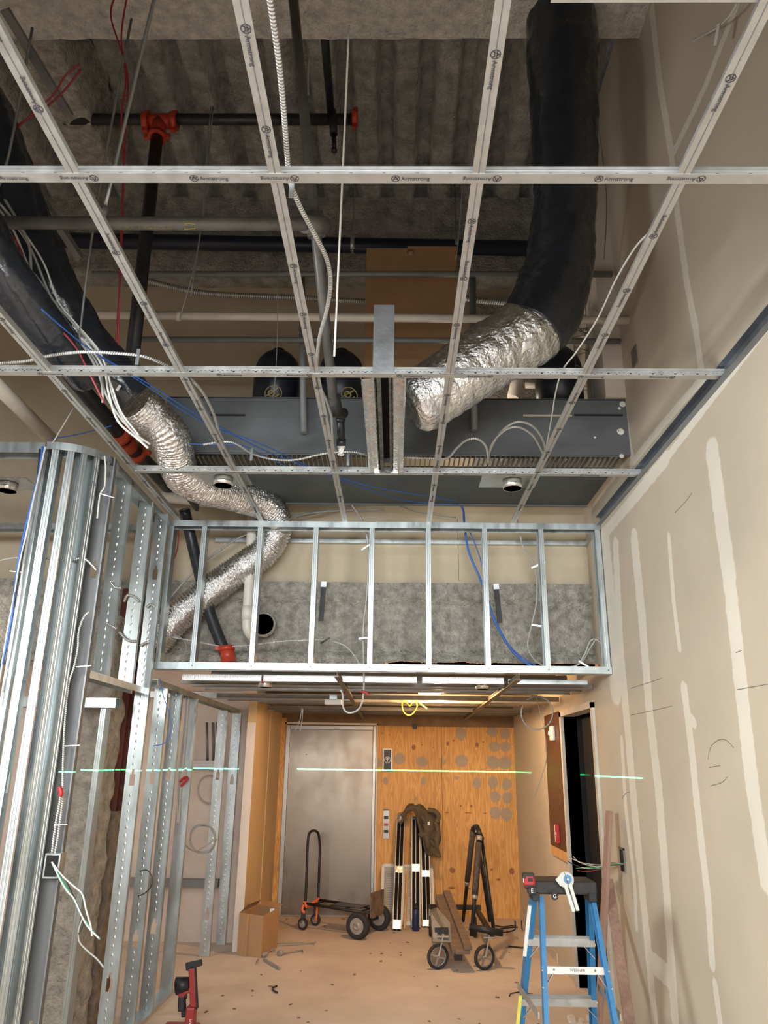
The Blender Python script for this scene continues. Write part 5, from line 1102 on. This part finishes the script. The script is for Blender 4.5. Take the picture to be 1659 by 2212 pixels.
for (x, y, s, lb) in ((606, 2058, .032, 'crumpled gray scrap lump by the box'), (572, 2062, .03, 'second crumpled scrap lump against the box'), (590, 2052, .022, 'small pale scrap lump behind the others')):
    c = AZ(x, y, s*.75); b = MB(); vs = []
    n = 9
    for i in range(n+1):
        for j in range(12):
            th = PI*i/n; ph = 2*PI*j/12; d = V((math.sin(th)*math.cos(ph), math.sin(th)*math.sin(ph), math.cos(th)*.7)); vs.append(c+d*s*(1+.5*noise.noise(d*3+c*9)))
    b.add(vs, [(i*12+j, (i+1)*12+j, (i+1)*12+(j+1) % 12, i*12+(j+1) % 12) for i in range(n) for j in range(12)]); tag(b.build('metal_scrap', debrism), lb, 'scrap')
random.seed(11); db = MB()
for i in range(70):
    x = random.uniform(-1.3, 1.35); y = random.uniform(5.2, 9.6); s = random.uniform(.003, .009); a = random.uniform(0, 3)
    db.obox((x, y, s*.35), (s*math.cos(a)*random.uniform(1, 2.5), s*math.sin(a)*2, 0), (-s*math.sin(a), s*math.cos(a), 0), (0, 0, s*.35))
d_ = db.build('floor_debris', mat('floor_crumbs', (.20, .14, .10), .9)); d_['kind'] = 'stuff'; d_['label'] = 'crumbs and chips scattered over the concrete floor'; d_['category'] = 'debris'
wire('gray_cable', 'tangled dark cable on the floor at the right foot of the plywood', [AZ(x, y, .006) for x, y in ((1066, 1998), (1085, 2002), (1108, 2000), (1112, 2008), (1090, 2014), (1070, 2010), (1090, 2005), (1118, 2003))], .006, blackw, 6)
tag(MB().obox(A(1127, 1998, 9.1), (.003, 0, 0), (0, .03, 0), (0, 0, .04)).obox(A(1113, 1998, 9.3), (.003, 0, 0), (0, .04, 0), (0, 0, .04)).build('outlet_opening', black, wr), 'x', 'x'); 
o = S.objects['outlet_opening']; del o['label']; del o['category']
# ================================================================ STEP LADDER
sl_ = thing('step_ladder', 'blue fiberglass step ladder with aluminum treads and a black top cap', 'ladder', (0.93, 4.35, 0))
def rail_pts(a, ya, b_, yb_):
    p, q = A(*a, ya), A(*b_, yb_); d = q-p; return p, p+d*((p.z-.012)/(-d.z))
RNL = rail_pts((1164, 1938), 4.24, (1174, 2212), 4.04); RNR = rail_pts((1284, 1942), 4.24, (1334, 2212), 4.04)
RFL = rail_pts((1147, 1936), 4.42, (1119, 2212), 4.66); RFR = rail_pts((1278, 1944), 4.42, (1287, 2212), 4.66)
def channel(p, q, w_, d_, flip, up=(0, 1, 0)):
    """fiberglass channel rail: web w, flanges d"""
    t = .004; s = flip
    pr = [(-w_/2, 0), (w_/2, 0), (w_/2, d_), (w_/2-t, d_), (w_/2-t, t), (-w_/2+t, t), (-w_/2+t, d_), (-w_/2, d_)]
    d = (V(q)-V(p)).normalized(); out = V((s, 0, 0)); out = (out-d*out.dot(d)).normalized()
    return MB().prism(pr, p, q, up=-out)
for (pp, s) in ((RNL, -1), (RNR, 1)): channel(pp[0], pp[1], .052, .022, s).build('rail', blue, sl_)
for (pp, s) in ((RFL, -1), (RFR, 1)): channel(pp[0], pp[1], .074, .026, s).build('rail', blue, sl_)
def on(R, z): p, q = R; t = (p.z-z)/(p.z-q.z); return p+(q-p)*t
for k, yy in enumerate((2020, 2160, 2300)):
    z = A(1215, yy, 4.55).z; a, b_ = on(RFL, z), on(RFR, z)
    t_ = MB().beam(a+V((0, 0, 0)), b_, .075, .003).beam(a+V((0, -.036, -.018)), b_+V((0, -.036, -.018)), .003, .036).beam(a+V((0, .036, -.012)), b_+V((0, .036, -.012)), .003, .024)
    for i in range(6): t_.beam(a+V((0, -.03+.012*i, .002)), b_+V((0, -.03+.012*i, .002)), .003, .002)
    t_.build('tread', alum, sl_)
    for e in (a, b_):
        s = 1 if e is a else -1
        MB().beam(e+V((s*.006, -.03, -.02)), e+V((s*.10, -.03, -.0)), .003, .014, (0, 1, 0)).beam(e+V((s*.004, -.03, -.09)), e+V((s*.07, -.03, -.02)), .003, .014, (0, 1, 0)).build('tread_brace', alum, sl_)
for k, yy in enumerate((2094, 2290)):
    z = A(1235, yy, 4.13).z; a, b_ = on(RNL, z), on(RNR, z)
    br = MB().beam(a+V((0, -.012, 0)), b_+V((0, -.012, 0)), .006, .032).build('rear_brace', mat('bright_aluminum', (.80, .79, .76), .4, .5), sl_)
    MB().beam(lerp(a, b_, .02)+V((0, -.01, -.08)), lerp(a, b_, .17)+V((0, -.01, -.012)), .004, .014, (0, 1, 0)).beam(lerp(a, b_, .98)+V((0, -.01, -.08)), lerp(a, b_, .83)+V((0, -.01, -.012)), .004, .014, (0, 1, 0)).build('corner_brace', alum, sl_)
    rv = MB()
    for t in (.18, .8): rv.lathe(lerp(a, b_, t)+V((0, -.015, .002)), [(.005, 0), (.003, .003)], (0, -1, 0), 10)
    rv.build('rivet', graypipe, sl_)
rv = MB()
for R_ in (RNL, RNR):
    for y_ in (2094, 2128): z = A(1230, y_, 4.12).z; rv.lathe(on(R_, z)+V((0, -.027, 0)), [(.005, 0), (.003, .003)], (0, -1, 0), 10)
for y_ in (2032, 2168): z = A(1230, y_, 4.55).z; rv.lathe(on(RFR, z)+V((.0, -.039, 0)), [(.005, 0), (.003, .003)], (0, -1, 0), 10); rv.lathe(on(RFL, z)+V((.0, -.039, 0)), [(.005, 0), (.003, .003)], (0, -1, 0), 10)
rv.build('rivet', foilflat, sl_)
# side spreader on the left
z1_, z2_ = A(1125, 2140, 4.5).z, A(1160, 2180, 4.15).z
MB().beam(on(RFL, z1_)+V((-.02, 0, 0)), on(RNL, z2_)+V((-.02, 0, 0)), .006, .03).build('spreader', alum, sl_)
MB().beam(on(RFR, z1_)+V((.02, 0, 0)), on(RNR, z2_)+V((.02, 0, 0)), .006, .03).build('spreader', alum, sl_)
# labels on the far left rail
a, b_ = on(RFL, on(RFL, 1).z-.03), on(RFL, .72); MB().beam(a+V((-.008, -.034, 0)), b_+V((-.008, -.034, 0)), .018, .009, (0, 1, 0)).build('white_label', sticker, sl_)
a, b_ = on(RFL, .52), on(RFL, .2); MB().beam(a+V((-.008, -.034, 0)), b_+V((-.008, -.034, 0)), .018, .009, (0, 1, 0)).build('yellow_label', mat('yellow_label', (.75, .68, .12), .6), sl_)
for R_ in (RNL, RNR, RFL, RFR): MB().beam(R_[1]+V((0, 0, .03)), R_[1]+V((0, 0, -.010)), .06, .03, (0, 1, 0)).build('foot', rubber, sl_)
# top cap
cA, cB = A(1146, 1936, 4.19), A(1291, 1936, 4.19); zt_ = A(1220, 1905, 4.19).z; zb_ = A(1220, 1933, 4.19).z
MB().box((cA.x, 4.19, zb_), (cB.x, 4.40, zt_)).build('top_cap', mat('black_cap', (.018, .018, .018), .5, 0, .2, 40, .3, 20), sl_, .008)
MB().box((cA.x+.01, 4.186, zb_-.03), (cA.x+.045, 4.30, zb_+.01)).box((cB.x-.045, 4.186, zb_-.03), (cB.x-.004, 4.30, zb_+.01)).build('cap_bracket', black, sl_, .004)
nt_ = text_mesh('WERNER', .018); nt_.materials.append(ink); z = A(1235, 2094, 4.13).z; a, b_ = on(RNL, z), on(RNR, z); o = bpy.data.objects.new('lettering', nt_); COL.objects.link(o); o.parent = sl_; o.location = lerp(a, b_, .42)+V((0, -.0158, 0))-wloc(sl_); o.rotation_euler = (PI/2, 0, 0)
# things hanging on the cap
tm = thing('tape_measure', 'red and black tape measure clipped on the left end of the ladder cap', 'tape measure', A(1143, 1905, 4.15))
c = A(1143, 1902, 4.15); u = Rt*1
MB().obox(c, (.028, 0, 0), (0, .022, 0), (0, 0, .030)).build('body', redp, tm, .012)
MB().obox(c+V((-.003, .0, .022)), (.027, 0, 0), (0, .021, 0), (0, 0, .012)).obox(c+V((.002, -.023, .006)), (.012, 0, 0), (0, .002, 0), (0, 0, .008)).obox(c+V((.010, -.004, -.042)), (.020, 0, 0), (0, .018, 0), (0, 0, .016)).build('grip', black, tm, .005)
MB().obox(c+V((0, -.0235, -.020)), (.024, 0, 0), (0, .001, 0), (0, 0, .004)).build('blade_slot', black, tm)
hk = text_mesh('E', .026); hk.materials.append(sticker); o = bpy.data.objects.new('belt_clip', hk); COL.objects.link(o); o.parent = tm; o.location = c+V((.002, -.026, -.042))-wloc(tm); o.rotation_euler = (PI/2, 0, 0)
w0 = MB().obox(c+V((-.029, -.01, .006)), (.0008, 0, 0), (0, .010, 0), (0, 0, .014)).build('side_badge', sticker, tm)
gg = thing('tool_tag', 'small black disc with a white letter hanging under the ladder cap', 'tag', A(1198, 1936, 4.17))
c = A(1198, 1936, 4.17); MB().lathe(c, [(.018, 0), (.018, .004)], (0, -1, 0), 20).build('disc', black, gg)
g2 = text_mesh('G', .024); g2.materials.append(sticker); o = bpy.data.objects.new('lettering', g2); COL.objects.link(o); o.parent = gg; o.location = c+V((-.009, -.0052, 0))-wloc(gg); o.rotation_euler = (PI/2, 0, 0)
lv_ = thing('hook_tool', 'pale gray two-handled tool with a round blue pivot hanging on the ladder cap', 'hand tool', A(1222, 1900, 4.14))
pg = mat('pale_gray_plastic', (.55, .56, .52), .45)
c = A(1222, 1900, 4.145); dd = (A(1243, 1968, 4.12)-c)
MB().lathe(c, [(.036, 0), (.038, .004), (.038, .014), (.034, .018)], (0, -1, 0), 28).build('head', pg, lv_)
MB().add([c+V((-.052, -.002, .0)), c+V((-.02, -.002, .030)), c+V((.0, -.002, -.03)), c+V((-.03, -.002, -.028)), c+V((-.052, -.014, .0)), c+V((-.02, -.014, .030)), c+V((.0, -.014, -.03)), c+V((-.03, -.014, -.028))], [(0, 1, 2, 3), (7, 6, 5, 4), (0, 4, 5, 1), (3, 7, 4, 0), (2, 6, 7, 3)]).build('spout', pg, lv_)
d0 = dd.normalized(); sd_ = d0.cross(V((0, 1, 0))).normalized()
for s in (-1, 1): MB().beam(c+d0*.02+sd_*s*.012+V((0, -.01, 0)), c+dd*1.0+sd_*s*.010+V((0, -.01, 0)), .017, .014, (0, 1, 0)).build('handle', pg, lv_, .003)
MB().lathe(c+V((.006, -.018, .004)), [(.020, 0), (.019, .004)], (0, -1, 0), 22).build('pivot_dial', mat('dial_blue', (.10, .24, .42), .4), lv_)
MB().lathe(c+V((.006, -.022, .004)), [(.006, 0), (.005, .003)], (0, -1, 0), 14).build('pivot_center', sticker, lv_)
MB().beam(c+V((-.008, -.0185, .034)), c+dd*.98+V((0, -.019, 0)), .0022, .001, (0, 1, 0)).build('seam', black, lv_)
# ================================================================ RIGHT WALL ITEMS
ob = thing('outlet_box', 'open electrical box in the right drywall with loose wires', 'electrical box', (WX-.004, AX(1346, 1858, WX).y, AX(1346, 1858, WX).z))
c = AX(1346, 1857, WX); MB().box((WX-.006, c.y-.05, c.z-.07), (WX-.001, c.y+.05, c.z+.07)).build('box_opening', voidm, ob)
MB().box((WX-.010, c.y-.055, c.z-.07), (WX-.002, c.y-.045, c.z+.07)).box((WX-.010, c.y-.055, c.z+.06), (WX-.002, c.y+.055, c.z+.072)).build('box_rim', graypipe, ob)
for pl2, m_ in (([(1346, 1866), (1320, 1866), (1290, 1872), (1260, 1866), (1236, 1855)], whitewire), ([(1346, 1868), (1322, 1864), (1296, 1872), (1262, 1874), (1240, 1868), (1226, 1860)], blackw), ([(1346, 1866), (1325, 1868), (1298, 1876), (1270, 1874), (1244, 1876)], greenwire), ([(1346, 1868), (1318, 1870), (1295, 1878), (1272, 1882), (1247, 1881)], redwire), ([(1345, 1867), (1315, 1868), (1285, 1868), (1252, 1862), (1238, 1850)], whitewire), ([(1344, 1868), (1310, 1870), (1280, 1876), (1255, 1874)], whitewire)):
    n_ = len(pl2); MB().tube([AX(x, y, WX-.012-.20*i/n_) for i, (x, y) in enumerate(pl2)], .0032, 6, spline=6).build('wire', m_, ob)
for (b0_, t0, w_, lb) in (((1296, 2212), (1316, 1752), .075, 'weathered reddish plank leaning on the right wall beside the doorway'), ((1345, 2205), (1314, 1900), .06, 'second plank leaning behind the first by the doorway')):
    t1 = AX(*t0, WX-.06); q = AX(*b0_, WX-.22); d = q-t1; q = t1+d*((t1.z-.02)/(-d.z)); q.x = WX-.25
    plank('leaning_plank', lb, q, t1, w_, .022, pinkwood)
tag(MB().obox(AX(1370, 770, WX-.004), (.003, 0, 0), (0, .045, 0), (0, 0, .06)).build('blank_plate', graypipe), 'small gray plate on the upper drywall beside the wire ladder', 'wall plate')
b = MB(); random.seed(5)
for i in range(26):
    p = V((WX-.03-random.random()*.22, random.uniform(5.0, 6.2), 0)); s = random.uniform(.012, .035)
    b.obox(p+V((0, 0, s*.5)), (s, s*.3, 0), (-s*.3, s*.8, .1*s), (0, 0, s*.5))
o = b.build('plaster_rubble', whitewall); o['kind'] = 'stuff'; o['label'] = 'plaster chips heaped at the foot of the right wall'; o['category'] = 'rubble'
# ================================================================ LEFT SIDE ITEMS
# red fastening tool standing at the stud wall
ft = thing('fastening_tool', 'red and black cordless stand-up fastening tool on the floor by the stud wall', 'power tool', (A(410, 2200, 5.6).x, 5.6, 0))
Yt = 5.6
def T(x, y, dy=0): return A(350+x/12.76, 2050+y/12.76, Yt+dy)
dkred = mat('tool_red', (.30, .03, .028), .4)
col = [T(820, 480), T(850, 1000), T(880, 1560)]
MB().beam(T(830, 520), T(875, 1600), .040, .045, (0, 1, 0)).build('column', dkred, ft, .006)
MB().beam(T(905, 480), T(965, 1640), .012, .04, (0, 1, 0)).build('guide_rail', black, ft)
MB().beam(T(660, 470), T(1100, 370), .035, .028, (0, 1, 0)).beam(T(740, 500), T(720, 600), .03, .02, (0, 1, 0)).build('top_hook', black, ft, .004)
MB().cyl(T(400, 1020), T(760, 960), .052, 18, .04).build('motor_housing', black, ft)
MB().beam(T(500, 1220), T(800, 1100), .03, .05, (0, 1, 0)).beam(T(480, 1180), T(650, 1270), .04, .05, (0, 1, 0)).build('yoke', dkred, ft, .006)
MB().beam(T(560, 1280), T(540, 1700), .042, .055, (0, 1, 0)).beam(T(450, 1320), T(700, 1300), .03, .014, (0, 1, 0)).beam(T(600, 1500), T(600, 1880), .03, .026, (0, 1, 0)).build('grip', black, ft, .008)
p = T(820, 1560); q = T(760, 2300)
MB().beam(p+V((.0, 0, 0)), V((q.x, Yt, .05)), .058, .09, (0, 1, 0)).beam(V((q.x-.16, Yt, .04)), V((q.x+.06, Yt, .04)), .07, .08).build('base_body', dkred, ft, .012)
z_ = text_mesh('S', .035); z_.materials.append(sticker); o = bpy.data.objects.new('lettering', z_); COL.objects.link(o); o.parent = ft; o.location = T(745, 2010, -.05)-wloc(ft); o.rotation_euler = (PI/2, 0, 0)
# outlet box and wires on the broad gray stud
eb = thing('junction_box', 'open metal junction box on the broad gray stud with wires spilling out', 'junction box', A(120, 1868, 4.03))
c = A(121, 1868, 4.02); MB().box((c.x-.04, c.y-.045, c.z-.055), (c.x+.035, c.y+.02, c.z+.055)).build('box', galvd, eb); MB().box((c.x-.032, c.y-.047, c.z-.047), (c.x+.027, c.y-.044, c.z+.047)).build('box_opening', voidm, eb)
for pl2, m_, r in (([(112, 1862), (135, 1892), (160, 1915), (178, 1932), (186, 1965), (196, 2000), (199, 2022)], whitewire, .0042), ([(112, 1862), (130, 1900), (145, 1925), (160, 1942), (175, 1975), (190, 2002), (215, 2028)], whitewire, .0042), ([(114, 1865), (132, 1900), (148, 1925), (160, 1945), (178, 1980), (200, 2010), (216, 2030)], greenwire, .0035), ([(178, 1985), (170, 2010), (172, 2035), (190, 2055), (210, 2072), (224, 2090)], graywire, .0042), ([(113, 1864), (140, 1898), (170, 1960), (180, 1990), (170, 2018)], blackw, .003)):
    MB().tube([A(x, y, 3.97-.02*i) for i, (x, y) in enumerate(pl2)], r, 6, spline=6).build('wire', m_, eb)
wire('armored_cable', 'armored cable running up the broad gray stud from the junction box', [A(x, y, 3.99) for x, y in ((118, 1845), (126, 1800), (134, 1730), (136, 1650), (140, 1560), (148, 1480), (160, 1440), (168, 1400), (170, 1365), (180, 1335), (192, 1322))], .0055, mc, 8)
wire('armored_cable', 'second armored cable entering the junction box beside the first', [A(x, y, 3.98) for x, y in ((112, 1842), (120, 1780), (128, 1740), (131, 1712))], .0055, mc, 8)
wire('armored_cable', 'gray cable hanging down the top of the broad gray stud', [A(x, y, 3.99) for x, y in ((226, 985), (228, 1010), (226, 1050), (216, 1070), (210, 1120))], .005, whitewire, 8)
wire('armored_cable', 'pair of gray cables entering the upper hole of the broad gray stud', [A(x, y, 3.98) for x, y in ((100, 1206), (150, 1210), (180, 1206), (200, 1222), (208, 1232))], .006, mc, 8)
wire('red_wire', 'red wire nut cluster on the broad gray stud', [A(x, y, 3.97) for x, y in ((128, 1700), (132, 1712), (130, 1720))], .012, redp, 8)
for (x, y, x2, y2, lb) in ((140, 1612, 172, 1610, 'perforated strap across the broad gray stud at mid height'), (118, 1782, 145, 1781, 'second strap across the broad gray stud above the box'), (165, 1441, 197, 1438, 'strap at the level of the sloping track'), (216, 1067, 248, 1076, 'shiny bent strap near the top of the broad gray stud'), (22, 1234, 62, 1238, 'white strap holding cables at the leftmost corner stud')):
    tag(MB().beam(A(x, y, 3.96), A(x2, y2, 3.98), .004, .014, (0, 1, 0)).build('cable_strap', foilflat), lb, 'cable strap')
# cables outside the corner at the far left
for l, m_, r, lb in (([(98, 965), (88, 1010), (72, 1080), (58, 1150), (42, 1220), (30, 1290), (15, 1370), (2, 1450), (-10, 1520)], whitewire, .006, 'white cable running down the outside of the rounded corner'), ([(92, 965), (82, 1030), (62, 1110), (46, 1180), (36, 1240), (26, 1330), (8, 1420), (-10, 1490)], bluewire, .006, 'blue cable running down beside the white one at the far left'), ([(86, 970), (80, 1040), (70, 1090), (50, 1190), (38, 1260), (22, 1350), (0, 1440)], blackw, .005, 'black cable behind the white and blue ones at the far left')):
    wire('cable', lb, [A(x, y, 3.84) for x, y in l], r, m_, 8)
wire('gray_cable', 'thin cables slanting in from the left photo edge to the corner studs', [A(x, y, 4.2) for x, y in ((-20, 1216), (30, 1205), (90, 1206))], .005, whitewire, 6)
# cables through the studs
for l, Y_, lb in (([(238, 1255), (248, 1268), (262, 1270)], 4.40, 'cable stub crossing the first dimpled stud'), ([(228, 1345), (240, 1352), (252, 1358)], 4.40, 'lower cable stub crossing the first dimpled stud'), ([(268, 1300), (275, 1286), (288, 1288), (300, 1300)], 4.82, 'looped cable entering the second dimpled stud'), ([(258, 1365), (275, 1383), (294, 1385)], 4.82, 'lower cable entering the second dimpled stud'), ([(316, 1312), (325, 1306), (333, 1310)], 5.08, 'cable stub in the upper grommet of the corner stud'), ([(302, 1395), (315, 1388), (324, 1386)], 5.08, 'cable stub in the lower grommet of the corner stud')):
    wire('armored_cable', lb, [A(x, y, Y_) for x, y in l], .008, mc, 8)
wire('data_cable', 'blue wire curving down beside the corner stud under the header', [A(x, y, 5.2) for x, y in ((345, 1465), (352, 1500), (368, 1550), (368, 1585), (355, 1605), (330, 1612))], .003, bluewire, 6)
wire('data_cable', 'thin black wire loop over the lit dimpled stud', [A(x, y, 5.2) for x, y in ((302, 1882), (318, 1880), (328, 1895), (326, 1915), (312, 1930), (298, 1936))], .0035, blackw, 6)
for k_, (l, lb) in enumerate((([(402, 1505), (398, 1560), (388, 1650), (384, 1700), (383, 1780)], 'long cable running down the brownish stud'), ([(408, 1505), (402, 1580), (394, 1660), (388, 1740), (386, 1780)], 'second long cable running down the brownish stud'))): wire('armored_cable', lb, [A(x, y, 6.42) for x, y in l], .006, mc, 8)
coil = []
for k in range(46): a = k*.42; coil.append(A(438+29*math.cos(a)*(1-.10*math.sin(k*.9)), 1812+30*math.sin(a)*(1-.06*math.cos(k*.7)), 6.9+.004*k))
wire('coiled_cable', 'coil of dark cable hanging from the brownish stud', [A(388, 1800, 6.5), A(400, 1825, 6.6), A(425, 1838, 6.8)]+coil, .0055, graywire, 6, 3)
coil = []
for k in range(30): a = k*.45; coil.append(A(452+24*math.cos(a), 1705+30*math.sin(a), 8.1+.003*k))
wire('coiled_cable', 'coil of gray cable on the side room wall behind the separate stud', coil, .008, graywire, 6, 3)
wire('red_ribbon', 'red ribbon knot on the brownish stud', [A(x, y, 6.42) for x, y in ((388, 1690), (395, 1682), (405, 1680), (398, 1690), (390, 1698))], .012, redp, 6, 4, cat='ribbon')
tag(MB().box((A(400, 1660, 8.2).x, 8.15, A(400, 1660, 8.2).z), (A(470, 1645, 8.2).x, 8.28, A(400, 1643, 8.2).z)).build('panel_box', alum), 'pale metal box on the side room wall behind the separate stud', 'metal box')
for x, lb in ((447, 'left'), (460, 'middle'), (470, 'right')): tag(MB().tube([A(x, 1560, 8.2), A(x+1, 1643, 8.2)], .014, 8).build('wall_conduit', graypipe), 'thin conduit rising from the pale metal box, %s one' % lb, 'conduit')
tag(MB().box((-3.2, 8.2, A(420, 1915, 8.25).z), (-1.72, 8.28, A(420, 1898, 8.25).z)).build('wall_rail', conduit), 'gray horizontal rail low on the side room wall', 'rail')
tag(MB().box((-3.4, 8.1, 2.30), (-1.58, 8.25, 2.36)).build('wall_duct', galvd), 'bright metal strip high on the side room wall', 'metal strip')
